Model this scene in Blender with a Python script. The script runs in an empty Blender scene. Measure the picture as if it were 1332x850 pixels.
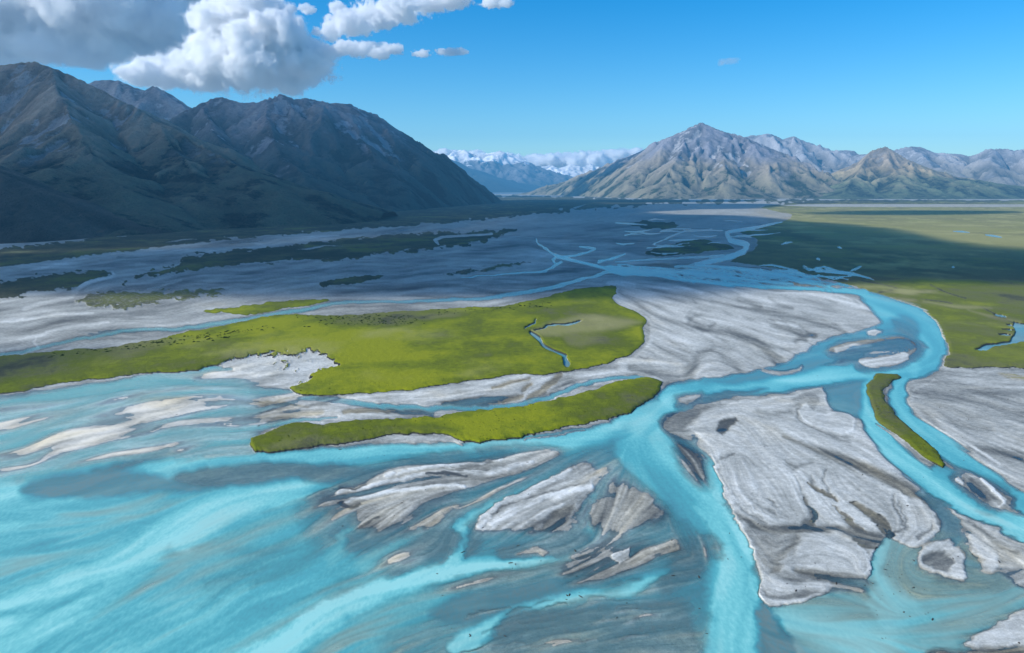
import bpy, math, time
import numpy as np
T0 = time.time()
R = math.radians
F32 = np.float32
rng = np.random.default_rng(7)

# ------------------------------------------------------------------ image coordinates
# All traced positions are kept as image pixels (u, v), projected from one
# camera assumed 120 m above the river plain and turned into metres here.
CAM_H, FOC, HU, HV, HORIZ = 120.0, 888.0, 666.0, 425.0, 245.5
TH = math.atan((HV - HORIZ) / FOC)
SN, CS = math.sin(TH), math.cos(TH)


def ground(u, v):
    a = (np.asarray(u, float) - HU) / FOC
    s = (np.asarray(v, float) - HV) / FOC
    t = CAM_H / (SN + s * CS)
    return a * t, t * (CS - s * SN)


def at(u, v, Y):
    a = (u - HU) / FOC
    s = (v - HV) / FOC
    t = Y / (CS - s * SN)
    return a * t, Y, CAM_H + t * (-SN - s * CS)


def to_pixel(X, Y, Z=0.0):  # world position back to image pixels
    d = Y * CS + (CAM_H - Z) * SN
    q = -Y * SN + (CAM_H - Z) * CS
    return HU + FOC * X / d, HV + FOC * q / d


# ------------------------------------------------------------------ noise
def _hash(ix, iy, seed):
    n = (ix.astype(np.int64) * 374761393 + iy.astype(np.int64) * 668265263 + seed * 1274126177) & 0xFFFFFFFF
    n = ((n ^ (n >> 13)) * 1274126177) & 0xFFFFFFFF
    n = n ^ (n >> 16)
    return (n & 0xFFFFFF).astype(F32) / F32(0xFFFFFF)


def vnoise(x, y, seed=0):
    xi = np.floor(x); yi = np.floor(y)
    fx = (x - xi).astype(F32); fy = (y - yi).astype(F32)
    fx = fx * fx * fx * (fx * (fx * 6 - 15) + 10); fy = fy * fy * fy * (fy * (fy * 6 - 15) + 10)
    a = _hash(xi, yi, seed); b = _hash(xi + 1, yi, seed); c = _hash(xi, yi + 1, seed); d = _hash(xi + 1, yi + 1, seed)
    return (a + (b - a) * fx) * (1 - fy) + (c + (d - c) * fx) * fy


def fbm(x, y, seed=0, oc=4, gain=.5):
    s = 0; a = 1.0; n = 0
    for o in range(oc):
        s = s + a * (vnoise(x, y, seed + o * 17) - .5); n += a
        x = x * 2.03 + 11.3; y = y * 2.03 + 5.7; a *= gain
    return s / n * 2


def sstep(a, b, x):
    t = np.clip((x - a) / (b - a), 0, 1)
    return t * t * (3 - 2 * t)


# ------------------------------------------------------------------ object helpers
C = bpy.context.scene.collection


def tag(o, label=None, cat=None, group=None, kind=None):
    for k, val in (('label', label), ('category', cat), ('group', group), ('kind', kind)):
        if val:
            o[k] = val
    return o


def mesh_obj(name, co, faces, mat, smooth=True, parent=None, attrs=None):
    me = bpy.data.meshes.new(name)
    co = np.ascontiguousarray(co, F32); faces = np.ascontiguousarray(faces, np.int32)
    k = faces.shape[1]
    me.vertices.add(len(co)); me.vertices.foreach_set('co', co.ravel())
    me.loops.add(faces.size); me.loops.foreach_set('vertex_index', faces.ravel())
    me.polygons.add(len(faces)); me.polygons.foreach_set('loop_start', np.arange(0, faces.size, k, dtype=np.int32))
    me.polygons.foreach_set('use_smooth', np.full(len(faces), smooth))
    for n, arr in (attrs or {}).items():
        if arr.ndim == 1:
            a = me.attributes.new(n, 'FLOAT', 'POINT'); a.data.foreach_set('value', np.ascontiguousarray(arr, F32))
        else:
            a = me.attributes.new(n, 'FLOAT_VECTOR', 'POINT'); a.data.foreach_set('vector', np.ascontiguousarray(arr, F32).ravel())
    me.update(calc_edges=True)
    me.materials.append(mat)
    o = bpy.data.objects.new(name, me); C.objects.link(o)
    if parent:
        o.parent = parent
    return o


def submesh(name, mask_faces, co, faces, mat, attrs):
    f = faces[mask_faces]
    used = np.zeros(len(co), bool); used[f.ravel()] = True
    idx = np.cumsum(used) - 1
    return mesh_obj(name, co[used], idx[f], mat, attrs={k: a[used] for k, a in attrs.items()})


# ------------------------------------------------------------------ node helper
class NT:
    def __init__(s, nt):
        s.nt = nt; nt.nodes.clear()

    def n(s, kind, ins=None, **props):
        nd = s.nt.nodes.new(kind)
        for k, v in props.items():
            setattr(nd, k, v)
        for k, v in (ins or {}).items():
            sock = nd.inputs[k]
            if isinstance(v, bpy.types.NodeSocket):
                s.nt.links.new(v, sock)
            elif isinstance(v, bpy.types.Node):
                s.nt.links.new(v.outputs[0], sock)
            else:
                if isinstance(v, tuple) and len(v) == 3 and sock.type == 'RGBA':
                    v = v + (1,)
                sock.default_value = v
        return nd

    def math(s, op, a, b=0.0, c=None, clamp=False):
        ins = {0: a, 1: b}
        if c is not None:
            ins[2] = c
        return s.n('ShaderNodeMath', ins, operation=op, use_clamp=clamp).outputs[0]

    def mix(s, f, a, b, mode='MIX'):
        nd = s.n('ShaderNodeMix', data_type='RGBA', blend_type=mode, clamp_factor=True)
        for i, v in ((0, f), (6, a), (7, b)):
            if isinstance(v, (bpy.types.NodeSocket,)):
                s.nt.links.new(v, nd.inputs[i])
            else:
                nd.inputs[i].default_value = (v + (1,)) if isinstance(v, tuple) and len(v) == 3 else v
        return nd.outputs[2]

    def attr(s, name):
        return s.n('ShaderNodeAttribute', attribute_name=name).outputs['Fac']

    def sm(s, x, a, b):
        nd = s.n('ShaderNodeMapRange', {0: x, 1: a, 2: b, 3: 0.0, 4: 1.0}, interpolation_type='SMOOTHSTEP')
        return nd.outputs[0]

    def noise(s, vec, scale, detail=4, rough=.55, dist=0.0):
        return s.n('ShaderNodeTexNoise', {'Vector': vec, 'Scale': scale, 'Detail': detail, 'Roughness': rough, 'Distortion': dist}).outputs[0]

    def pos(s):
        return s.n('ShaderNodeNewGeometry').outputs['Position']

    def scaled(s, vec, sc):
        return s.n('ShaderNodeMapping', {'Vector': vec, 'Scale': sc}).outputs[0]


def new_mat(name):
    m = bpy.data.materials.new(name); m.use_nodes = True
    return m, NT(m.node_tree)


# ------------------------------------------------------------------ image pixel grid
us = np.concatenate([np.arange(-420, -20, 4.0), np.arange(-20, 1352, 1.2), np.arange(1352, 1760, 4.0)])
vs = np.concatenate([[246.6, 247.2, 247.8, 248.3], np.arange(248.8, 330, .8), np.arange(330, 866, 1.2), np.arange(866, 1060, 5.0)])
U, V = np.meshgrid(us.astype(F32), vs.astype(F32))
GX, GY = ground(U, V)
NV, NU = U.shape
near = np.clip((V - 246) / 300, .04, 1.3).astype(F32)        # apparent size of a metre
WU = U + fbm(U / 26 / near ** .5, V / 13 / near ** .5, 3, 4, .6) * 7 * near
WV = V + fbm(U / 26 / near ** .5, V / 13 / near ** .5, 41, 4, .6) * 4 * near

el = np.full(U.shape, .35, F32)      # height of the river bed, 0 is the water line
bri = np.zeros(U.shape, F32)         # dry and bright gravel against damp and dark
tan = np.zeros(U.shape, F32)         # silt and algae tint, also sunlit streaks painted on the turf
gra = np.zeros(U.shape, F32)         # turf cover
lim = np.zeros(U.shape, F32)         # fresh green turf against brown, duller where cloud shade is painted in
mil = np.full(U.shape, .45, F32)     # milkiness of the water above
lift = np.zeros(U.shape, F32)        # turf standing above the gravel
rough = np.full(U.shape, .18, F32)   # how strongly flow streaks shape the bed
ident = np.zeros(U.shape, np.int16)  # which named bar or island a point is on


def catmull(p, closed=False, step=6.0):
    p = np.asarray(p, float)
    n = len(p)
    if n < 3 and not closed:
        return p
    out = []
    idx = range(n if closed else n - 1)
    for i in idx:
        if closed:
            a, b, c, d = p[(i - 1) % n], p[i], p[(i + 1) % n], p[(i + 2) % n]
        else:
            b, c = p[i], p[i + 1]
            a = p[i - 1] if i > 0 else 2 * b - c
            d = p[i + 2] if i + 2 < n else 2 * c - b
        m = max(1, int(np.hypot(*(c - b)[:2]) / step))
        for k in range(m):
            t = k / m
            out.append(.5 * ((2 * b) + (c - a) * t + (2 * a - 5 * b + 4 * c - d) * t * t + (3 * b - a - 3 * c + d) * t ** 3))
    if not closed:
        out.append(p[-1])
    return np.array(out)


def window(p, pad):
    j0 = np.searchsorted(us, p[:, 0].min() - pad); j1 = np.searchsorted(us, p[:, 0].max() + pad)
    i0 = np.searchsorted(vs, p[:, 1].min() - pad); i1 = np.searchsorted(vs, p[:, 1].max() + pad)
    return slice(max(i0, 0), max(i1, 1)), slice(max(j0, 0), max(j1, 1))


def poly(pts, pad=14, smooth=True, warp=True):
    p = catmull(pts, True) if smooth else np.asarray(pts, float)
    sl = window(p, pad)
    x = (WU if warp else U)[sl]; y = (WV if warp else V)[sl]
    d2 = np.full(x.shape, 1e9, F32); ins = np.zeros(x.shape, bool)
    for (ax, ay), (bx, by) in zip(p, np.roll(p, -1, 0)):
        ex, ey = bx - ax, by - ay
        t = np.clip(((x - ax) * ex + (y - ay) * ey) / (ex * ex + ey * ey + 1e-9), 0, 1)
        dx = x - ax - t * ex; dy = y - ay - t * ey
        np.minimum(d2, dx * dx + dy * dy, out=d2)
        if ay != by:
            c = ((ay > y) != (by > y)) & (x < ex * (y - ay) / (by - ay) + ax)
            ins ^= c
    d = np.sqrt(d2)
    return sl, np.where(ins, -d, d).astype(F32)


FLOW = []


def stroke(pts, pad=16, flow=1.0, step=7.0, warp=True):
    p = catmull(pts, False, step)
    if flow:
        FLOW.append((p, flow))
    sl = window(p, pad + p[:, 2].max())
    x = (WU if warp else U)[sl]; y = (WV if warp else V)[sl]
    d = np.full(x.shape, 1e9, F32)
    for a, b in zip(p[:-1], p[1:]):
        ex, ey = b[0] - a[0], b[1] - a[1]
        t = np.clip(((x - a[0]) * ex + (y - a[1]) * ey) / (ex * ex + ey * ey + 1e-9), 0, 1)
        dd = np.hypot(x - a[0] - t * ex, y - a[1] - t * ey) - (a[2] + (b[2] - a[2]) * t)
        np.minimum(d, dd, out=d)
    return sl, d


def put(reg, feather=2.0, k=1.0, inner=False, **vals):
    sl, sd = reg
    m = sstep(feather, -.0, sd + (feather if inner else feather / 2)) * k
    if not inner:
        m = sstep(feather / 2, -feather / 2, sd) * k
    else:
        m = sstep(0, -feather, sd) * k
    for name, val in vals.items():
        f = globals()[name]
        f[sl] += (val - f[sl]) * m


def water(pts, soft=6, depth=-1.0, milk=.8, k=1.0, **kw):
    r = stroke(pts, **kw)
    put(r, soft, k, el=depth, rough=.05)
    put(r, soft * 1.2, k, mil=milk, gra=0)


# ------------------------------------------------------------------ the river plain, painted feature by feature
# flow directions only
def flow(*pts, w=1.0):
    FLOW.append((catmull(np.array([(a, b, 0) for a, b in pts], float), False, 12), w))


flow((-420, 400), (0, 400), (400, 380), (900, 370), (1100, 376))
flow((-420, 340), (300, 330), (600, 310), (800, 290))
flow((-300, 520), (0, 480), (300, 440), (600, 405), (760, 385))
flow((-420, 280), (1700, 280)); flow((-420, 262), (1700, 262)); flow((1100, 320), (1700, 330)); flow((1150, 420), (1700, 400))
flow((520, 640), (330, 720), (100, 850), (-60, 1000)); flow((430, 640), (200, 720), (0, 780), (-300, 860))
flow((760, 800), (560, 850), (300, 1000)); flow((300, 620), (100, 660), (-400, 700))
flow((900, 830), (700, 850), (500, 1050)); flow((950, 760), (930, 1050)); flow((1060, 820), (1250, 790), (1400, 740)); flow((1000, 830), (1100, 1000))
flow((560, 600), (480, 640), (400, 690)); flow((650, 610), (540, 650), (480, 690))
flow((840, 400), (900, 430), (1000, 470), (1010, 485)); flow((870, 380), (1000, 410), (1120, 430)); flow((780, 370), (1000, 375), (1120, 395))
flow((960, 520), (1000, 580), (1060, 640), (1120, 690)); flow((1010, 530), (1110, 600), (1180, 650), (1205, 700))
flow((930, 590), (960, 680), (1000, 750)); flow((900, 540), (950, 530), (1040, 512)); flow((1200, 520), (1270, 580), (1400, 660))

flow((806, 629), (800, 660), (790, 690), w=3); flow((828, 640), (815, 665), (800, 688), w=3); flow((850, 655), (835, 670), (815, 686), w=3); flow((880, 650), (905, 690), (920, 740), w=2); flow((860, 700), (820, 715), (760, 745), w=3); flow((900, 730), (840, 750), (770, 768), w=2); flow((765, 600), (700, 640), (620, 690), w=2); flow((772, 620), (740, 660), (690, 690), w=2)
# lake and delta front
L = dict(el=-.66, mil=.68, rough=.22, tan=.12)
put(poly([(-420, 560), (-100, 530), (60, 508), (200, 490), (290, 477), (330, 500), (250, 520), (190, 545), (230, 575), (330, 594), (450, 586), (600, 577), (720, 566), (800, 549), (862, 512), (900, 520), (905, 560), (915, 600), (935, 680), (985, 760), (1005, 810), (1080, 1100), (-500, 1100)], 40), 16, **L)
put(poly([(1000, 797), (1078, 768), (1128, 762), (1138, 720), (1148, 702), (1200, 690), (1245, 700), (1300, 745), (1400, 790), (1760, 800), (1760, 1100), (1060, 1100), (1030, 840)], 30), 12, el=-.42, tan=.85, mil=.9, rough=.2)
put(stroke([(1180, 870, 30), (1110, 830, 22), (1020, 806, 12)]), 30, .9, el=-.75, mil=.9)
put(stroke([(1150, 706, 7), (1138, 740, 9), (1150, 775, 20), (1170, 800, 30)]), 14, .9, el=-.7, mil=.85)
put(poly([(1180, 800), (1260, 790), (1332, 780), (1400, 800), (1380, 850), (1250, 850), (1180, 880)], 40), 40, .8, el=-.5, tan=.5)
put(poly([(1110, 690), (1160, 690), (1200, 730), (1220, 760), (1300, 770), (1332, 740), (1332, 700), (1240, 690)], 20), 14, .6, el=-.22, mil=.3)

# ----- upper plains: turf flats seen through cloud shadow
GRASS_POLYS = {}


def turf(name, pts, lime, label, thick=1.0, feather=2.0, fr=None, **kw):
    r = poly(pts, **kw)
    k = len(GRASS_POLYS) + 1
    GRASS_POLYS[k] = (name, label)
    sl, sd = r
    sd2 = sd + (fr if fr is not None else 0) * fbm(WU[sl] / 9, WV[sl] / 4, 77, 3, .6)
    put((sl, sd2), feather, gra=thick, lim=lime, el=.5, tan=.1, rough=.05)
    put((sl, sd2 + 1.5), 5.0, lift=1.0)
    ident[sl][sd2 < 0] = k
    return sl, sd2


BARS = {}


def bar(name, pts, label, feather=2.5, h=.45, b=.35, r=.16, named=True, **kw):
    reg = poly(pts, pad=44)
    hl = kw.get('halo', 12)
    if hl:
        s0, d0 = reg
        d0 = d0 + 6 * fbm(U[s0] / 28, V[s0] / 12, len(BARS) + 60, 4, .6)
        put((s0, d0 - hl * .45), hl * 2.4, .85, el=-.13, bri=.0, tan=.25, rough=.34)
        put((s0, d0 - hl * .9), hl * 2.5, .5, mil=.55)
    feather = feather * 3.6 + 3 if kw.get('halo', 12) else feather * 1.8
    put(reg, feather, el=h, rough=r, gra=0)
    put(reg, feather, bri=b - (.15 if hl else 0), tan=kw.get('t', .05))
    sl, sd = reg
    rim = np.exp(-((sd + 2.2) / 1.3) ** 2)
    bri[sl] += rim * .45 * kw.get('rim', 1) * sstep(-.3, .5, fbm(U[sl] / 30, V[sl] / 16, len(BARS) + 3, 3))
    if named:
        k = 100 + len(BARS) + 1
        BARS[k] = (name, label)
        ident[sl][sd < 0] = k
    return reg


# right hand plain, its cloud shade put into duller turf colours
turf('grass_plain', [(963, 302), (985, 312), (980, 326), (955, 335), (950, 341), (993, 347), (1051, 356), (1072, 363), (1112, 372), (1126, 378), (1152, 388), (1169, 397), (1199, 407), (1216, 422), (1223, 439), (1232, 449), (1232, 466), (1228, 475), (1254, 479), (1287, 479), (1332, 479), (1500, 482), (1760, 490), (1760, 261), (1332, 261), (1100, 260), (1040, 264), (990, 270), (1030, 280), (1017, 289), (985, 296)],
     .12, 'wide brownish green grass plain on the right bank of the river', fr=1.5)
put(poly([(940, 335), (1040, 280), (1332, 290), (1760, 290), (1760, 372), (1100, 366), (990, 350)], 20), 16, .9, tan=.55)  # greyer tint paints the cloud shade over this band
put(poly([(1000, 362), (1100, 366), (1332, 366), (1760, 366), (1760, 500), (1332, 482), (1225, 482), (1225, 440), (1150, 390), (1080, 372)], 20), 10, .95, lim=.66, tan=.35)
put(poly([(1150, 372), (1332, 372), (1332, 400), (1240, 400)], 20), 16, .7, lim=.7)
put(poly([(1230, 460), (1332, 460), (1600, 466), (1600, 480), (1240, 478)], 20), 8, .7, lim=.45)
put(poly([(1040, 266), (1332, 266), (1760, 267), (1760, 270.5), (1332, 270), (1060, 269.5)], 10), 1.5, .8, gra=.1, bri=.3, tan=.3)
for v_ in (273, 277, 281, 292, 298, 311, 320):  # sunlit streaks between cloud shadows, put into the turf tint
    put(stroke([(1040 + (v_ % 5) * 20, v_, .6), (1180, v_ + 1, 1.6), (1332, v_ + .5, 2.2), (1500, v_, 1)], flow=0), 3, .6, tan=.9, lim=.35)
put(poly([(980, 272), (1100, 266), (1332, 264), (1760, 264), (1760, 345), (1332, 335), (1150, 325), (1040, 300)], 20), 14, .8, lim=.42, tan=.75)  # sunlit part of the plain, painted as brighter tan turf
put(poly([(1150, 300), (1240, 304), (1332, 308), (1500, 312), (1500, 330), (1332, 318), (1200, 312)], 10), 6, .6, tan=.9, gra=.6)
for a in [(1130, 385, 1190, 392), (1200, 394, 1290, 402), (1150, 378, 1220, 380), (1260, 405, 1330, 420)]:
    put(stroke([(a[0], a[1], 1.0), ((a[0] + a[2]) / 2, (a[1] + a[3]) / 2 + 2, 2.4), (a[2], a[3], 1.0)]), 5, .7, tan=.8, lim=.2)

turf('grass_flat', [(838, 330), (858, 322), (880, 316), (905, 311), (940, 317), (955, 323), (930, 327), (890, 332), (855, 334)], .25, 'small dark olive flat wedged between two blue river branches', fr=2)
turf('grass_flat', [(815, 291), (838, 287), (866, 289), (890, 293), (868, 299), (835, 297)], .2, 'faint brown flat far out on the gravel above the river braids', thick=.7, fr=3)
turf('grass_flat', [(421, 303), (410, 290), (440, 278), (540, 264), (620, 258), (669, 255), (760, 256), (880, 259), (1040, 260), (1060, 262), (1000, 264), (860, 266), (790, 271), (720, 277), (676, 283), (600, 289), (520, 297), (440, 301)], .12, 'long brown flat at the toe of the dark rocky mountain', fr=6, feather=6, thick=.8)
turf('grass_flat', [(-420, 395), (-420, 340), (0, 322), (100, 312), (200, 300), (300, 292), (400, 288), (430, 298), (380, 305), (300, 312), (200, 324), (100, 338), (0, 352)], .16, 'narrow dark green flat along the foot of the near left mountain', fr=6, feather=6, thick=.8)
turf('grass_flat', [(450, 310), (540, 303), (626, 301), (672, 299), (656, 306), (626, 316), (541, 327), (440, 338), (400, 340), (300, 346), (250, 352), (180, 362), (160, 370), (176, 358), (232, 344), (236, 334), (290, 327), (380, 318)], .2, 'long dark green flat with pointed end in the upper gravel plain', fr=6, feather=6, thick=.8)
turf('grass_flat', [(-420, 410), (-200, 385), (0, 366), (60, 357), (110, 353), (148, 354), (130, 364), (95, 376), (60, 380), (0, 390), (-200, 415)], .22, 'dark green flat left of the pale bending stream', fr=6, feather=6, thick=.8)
turf('grass_flat', [(98, 392), (125, 381), (160, 378), (220, 378), (297, 376), (290, 384), (230, 392), (150, 402), (120, 398)], .33, 'ragged tan and green flat below the pale bending stream', thick=.6, fr=7, feather=5)
turf('grass_flat', [(264, 405), (321, 398), (380, 391), (429, 390), (410, 396), (375, 402), (338, 409), (314, 410), (290, 408)], .75, 'thin lime green strip above the big island', fr=1.5)
turf('grass_flat', [(415, 372), (430, 364), (470, 359), (500, 359), (490, 364), (450, 372)], .15, 'small brown flat between gravel streams in the middle distance', thick=.8, fr=3)
turf('grass_flat', [(575, 358), (620, 348), (680, 341), (690, 342), (640, 351), (600, 358)], .1, 'thin dark brown streak of turf on the middle gravel', thick=.6, fr=3)

# pale streams and wet bands on the upper gravel
def pale(pts, b=.75, soft=2.5, k=.9, **kw):
    put(stroke(pts, **kw), soft, k, bri=b, gra=0, el=.12, lim=0)


put(stroke([(-420, 400, 8), (0, 354, 6), (67, 345, 5), (135, 337, 4.5), (236, 324, 4), (321, 317, 4), (450, 305, 4), (540, 298, 3), (643, 290, 3), (697, 282, 2)]), 5, .85, gra=0, bri=.35, el=.1)
pale([(0, 360, 1.5), (67, 347, 1.4), (135, 336, 1.2), (200, 331, 1), (300, 323, 1.2), (345, 321, 1.2), (330, 316, 1), (312, 314, .8)])
pale([(440, 307, 1), (380, 309, 1), (357, 313, 1.2), (350, 317, 1), (320, 322, 1)])
pale([(30, 402, 2.5), (60, 394, 2.5), (92, 385, 3), (104, 374, 2.5), (120, 367, 2), (148, 359, 1.6), (146, 354, 1.2)], .9)
pale([(148, 359, 1.3), (180, 356, .8), (220, 350, .6)], .5)
pale([(190, 376, 1), (215, 371, 1.6), (235, 365, 1)], .9)
pale([(-60, 470, 2.5), (0, 464, 2), (30, 459, 1.8), (50, 452, 1.6), (42, 446, 1), (46, 441, .8)], .9)
pale([(0, 420, 1), (60, 412, 2), (120, 408, 1)], .7); pale([(60, 432, 1), (100, 425, 2), (140, 420, 1)], .8)
pale([(570, 318, 1), (566, 313, 2), (575, 309, 1.5), (640, 305, 1)], .5)
pale([(0, 445, 1), (40, 438, 2), (160, 430, 2), (290, 418, 1)], .5)
for k in range(60):     # small bends of older channels
    v = 268 + 130 * rng.random() ** 1.2; u = rng.uniform(-300, 940); l = rng.uniform(12, 60) * (v - 235) / 90
    pale([(u, v, .5), (u + l * .35, v - 2 * rng.random(), .9 + rng.random()), (u + l * .6, v - 1 - 5 * rng.random() * (v - 245) / 90, 1), (u + l, v - 4, .5)], rng.uniform(.2, .55), k=.5, flow=0)
for k in range(70):     # darker damp swales
    v = 285 + 125 * rng.random(); u = rng.uniform(-300, 900); l = rng.uniform(25, 110)
    put(stroke([(u, v, .5), (u + l * .5, v - 2 * rng.random() - l * .03, 1 + rng.random() * 1.5), (u + l, v - l * .1, .5)], flow=0), 4, .5, bri=-.7, tan=.4 * rng.random())

# thin turquoise water above the big island
water([(-420, 520, 3), (-100, 480, 2), (152, 433, 2), (236, 428, 2.6), (287, 421, 3.2), (338, 413, 3.5), (390, 404, 3), (440, 394, 2.2), (524, 392, 2), (642, 387, 2), (717, 374, 2.2), (778, 358, 1.6), (800, 352, 1)], 5, -.38, .95)
# ----- the blue braids far upstream
def braid(pts, milk=.6, depth=-.8, soft=2.0):
    water([(a, b, c) for a, b, c in pts], soft, depth, milk)


braid([(1125, 381, 5), (1101, 378, 4), (1034, 374, 3.5), (966, 371, 3), (890, 364, 2.6), (845, 357, 2.4), (801, 354, 2), (778, 346, 2), (744, 339, 2), (727, 334, 2.6), (720, 331, 1.5)])
braid([(727, 335, 2), (744, 333, 1.4), (764, 329, 1.2), (774, 324, .9), (754, 321, .7)]); braid([(778, 341, 1.5), (798, 336, 1.8), (812, 331, 1)])
braid([(730, 341, 1.8), (722, 346, 1.8), (710, 353, 1.2), (660, 356, .8), (600, 362, .7)], .7, -.5); braid([(720, 331, 1.2), (712, 325, 1), (700, 318, .8), (697, 311, .6)], .6, -.6)
braid([(727, 333, 1), (719, 338, 1.5), (722, 343, 1.2)])
braid([(1017, 289, .8), (980, 297, 2), (945, 303, 2.2), (950, 313, 3.2), (971, 318, 3.5), (968, 327, 3.5), (950, 334, 3.5), (925, 340, 3.5), (905, 345, 3), (880, 350, 2.5), (850, 353, 2.5)])
put(poly([(795, 350), (850, 343), (905, 344), (960, 347), (1010, 352), (1045, 360), (1070, 368), (1095, 375), (1034, 373), (966, 369), (890, 361), (840, 356)], 10), 4, .8, bri=-.9, tan=.2, gra=.0, el=-.13, rough=.8, mil=.6)
for k in range(90):
    t = rng.random(); u = 775 + 290 * t; v = 343 + 24 * t * rng.random() + 1 + 10 * rng.random(); l = 25 + 50 * rng.random()
    dv = (rng.random() - .35) * 7
    braid([(u, v, .5), (u + l * .3, v + dv + 1.5, .7 + rng.random() * .9), (u + l * .65, v - dv * .3 + 2, .6 + rng.random() * .6), (u + l, v + 3 + l * .06, .5)], .55, -.75, 1.5)
braid([(905, 345, 1.5), (960, 350, 2), (1010, 357, 2), (1050, 366, 2.2), (1080, 374, 2)]); braid([(850, 352, 1.2), (900, 356, 1.6), (960, 363, 1.6), (1030, 370, 1.8)])
for k in range(22):
    u = rng.uniform(800, 985); v = rng.uniform(284, 330); l = rng.uniform(15, 45)
    braid([(u, v, .4), (u + l * .4, v + rng.uniform(-3, 3), .8), (u + l, v + rng.uniform(-3, 3), .4)], .5, -.5, 1.5)
braid([(850, 318, .6), (880, 305, 1), (900, 300, .8), (940, 300, 1)], .5, -.5); braid([(800, 341, .8), (845, 338, 1), (900, 335, 1.2), (940, 333, 1.5)], .5, -.5)

# ----- white gravel sheet between the big island and the main channel
put(poly([(790, 366), (860, 372), (960, 377), (1060, 382), (1112, 388), (1125, 398), (1145, 410), (1156, 419), (1139, 429), (1098, 443), (1058, 453), (1035, 468), (993, 481), (949, 487), (882, 498), (862, 494), (830, 485), (740, 488), (780, 480), (830, 460), (845, 440), (842, 415), (810, 400)], 14), 3, el=.5, bri=.5, rough=.2)


def damp(pts, b=-.75, k=.85, soft=4, **kw):
    put(stroke(pts, **kw), soft + 2.5, k * .8, bri=b * .85, el=.08, **({}))


damp([(805, 380, 2), (830, 395, 2.5), (855, 412, 3), (900, 425, 3.5), (950, 435, 4), (985, 447, 5), (1005, 462, 7), (1018, 478, 7)])
damp([(895, 412, 2), (903, 420, 3), (915, 430, 3)]); damp([(912, 410, 1), (900, 413, 2), (896, 420, 2)]); damp([(920, 430, 1.5), (930, 422, 2)])
damp([(830, 372, 1.5), (890, 385, 2), (950, 398, 3), (1010, 408, 3), (1060, 418, 3), (1100, 432, 3)], -.55)
damp([(1000, 388, 1), (1010, 396, 2), (1030, 402, 1.5)], -.6); damp([(918, 382, 1), (960, 392, 2), (990, 400, 2)], -.5)
damp([(895, 492, 8), (902, 475, 6), (912, 460, 4), (930, 454, 2)], -.9, soft=8); damp([(880, 494, 8), (850, 487, 6), (822, 480, 5)], -.9, soft=8)
damp([(850, 446, 2), (870, 458, 2.5), (895, 470, 4)], -.5); damp([(940, 460, 3), (960, 475, 5), (965, 482, 5)], -.55, .6, 8)
damp([(1040, 425, 1.5), (1060, 440, 2.5)], -.5); damp([(1035, 445, 2), (1045, 440, 3), (1060, 435, 2)], -.5)
damp([(1005, 425, 1), (1030, 431, 2), (1050, 442, 3)], -.7)
for k in range(60):
    u = rng.uniform(830, 1110); v = rng.uniform(385, 480) - (u - 830) * .12; l = rng.uniform(8, 26)
    damp([(u, v, .4), (u + l * .5, v + l * .2, 1), (u + l, v + l * rng.uniform(.2, .7), .4)], rng.uniform(-.9, -.4), .6, 2, flow=0)
damp([(700, 492, 5), (760, 483, 4), (800, 478, 4)], -.5, .6, 6)

# ----- streaky sheet between big island and narrow island
put(poly([(330, 560), (345, 540), (400, 522), (474, 516), (541, 509), (592, 502), (670, 488), (717, 489), (760, 484), (830, 484), (866, 497), (830, 492), (776, 505), (676, 528), (582, 539), (450, 548), (380, 558)], 14), 3, el=.4, bri=.45, tan=.05, rough=.3)
for a in [((730, 488, 4), (716, 500, 4.5), (700, 512, 5), (690, 520, 5)), ((575, 527, 3), (610, 524, 5), (650, 521, 5), (680, 516, 3)), ((690, 500, 2), (682, 508, 3)), ((450, 536, 3), (500, 534, 4), (560, 537, 3)), ((640, 505, 1.5), (665, 498, 2.5), (690, 492, 1.5)), ((420, 536, 4), (380, 541, 5), (350, 552, 5))]:
    put(stroke(list(a)), 4, .9, tan=1.0, bri=-.3, el=.1)
damp([(745, 495, 4), (720, 500, 3), (690, 520, 2)], -.5); damp([(770, 500, 3), (745, 508, 2), (735, 514, 2)], -.5)
water([(855, 496, 1), (828, 490.5, 2.2), (778, 496, 2.6), (744, 505, 2.8), (710, 518, 3), (642, 531, 3), (575, 531, 3), (491, 528, 3.5), (440, 521, 4), (372, 513, 5), (321, 509, 5), (253, 512, 6)], 4, -.45, .7)

# left shoals of pale silt
put(poly([(60, 565), (120, 535), (180, 520), (250, 512), (330, 508), (400, 516), (450, 523), (430, 535), (360, 545), (335, 560), (330, 590), (260, 592), (180, 590), (100, 600), (60, 590)], 30), 34, el=-.01, bri=.7, tan=.45, rough=.46, mil=.85)
put(poly([(250, 492), (300, 480), (345, 478), (400, 486), (402, 498), (380, 508), (340, 506), (290, 504)], 20), 8, el=.16, bri=.7, tan=.25, rough=.35)
put(poly([(-100, 560), (0, 540), (120, 512), (240, 498), (300, 500), (200, 512), (120, 524), (0, 560)], 20), 22, .9, el=-.08, bri=.5, tan=.5, mil=.9, rough=.25)
put(poly([(215, 590), (330, 566), (335, 592), (280, 594)], 14), 8, el=.1, bri=.2, tan=.4, rough=.4)
for a in [((330, 522, 1), (360, 526, 2.5), (400, 530, 1)), ((270, 520, 1), (310, 523, 2), (350, 528, 1)), ((240, 545, 1), (300, 541, 2), (380, 532, 1)), ((130, 530, 1), (190, 520, 1.5), (250, 517, 1))]:
    put(stroke(list(a)), 3, .9, tan=1.2, bri=-.5)
water([(-420, 640, 10), (-100, 560, 9), (0, 534, 8), (67, 517, 7), (135, 504, 5), (203, 491, 5), (270, 483, 4), (300, 480, 2)], 9, -.6, 1.0)
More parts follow.
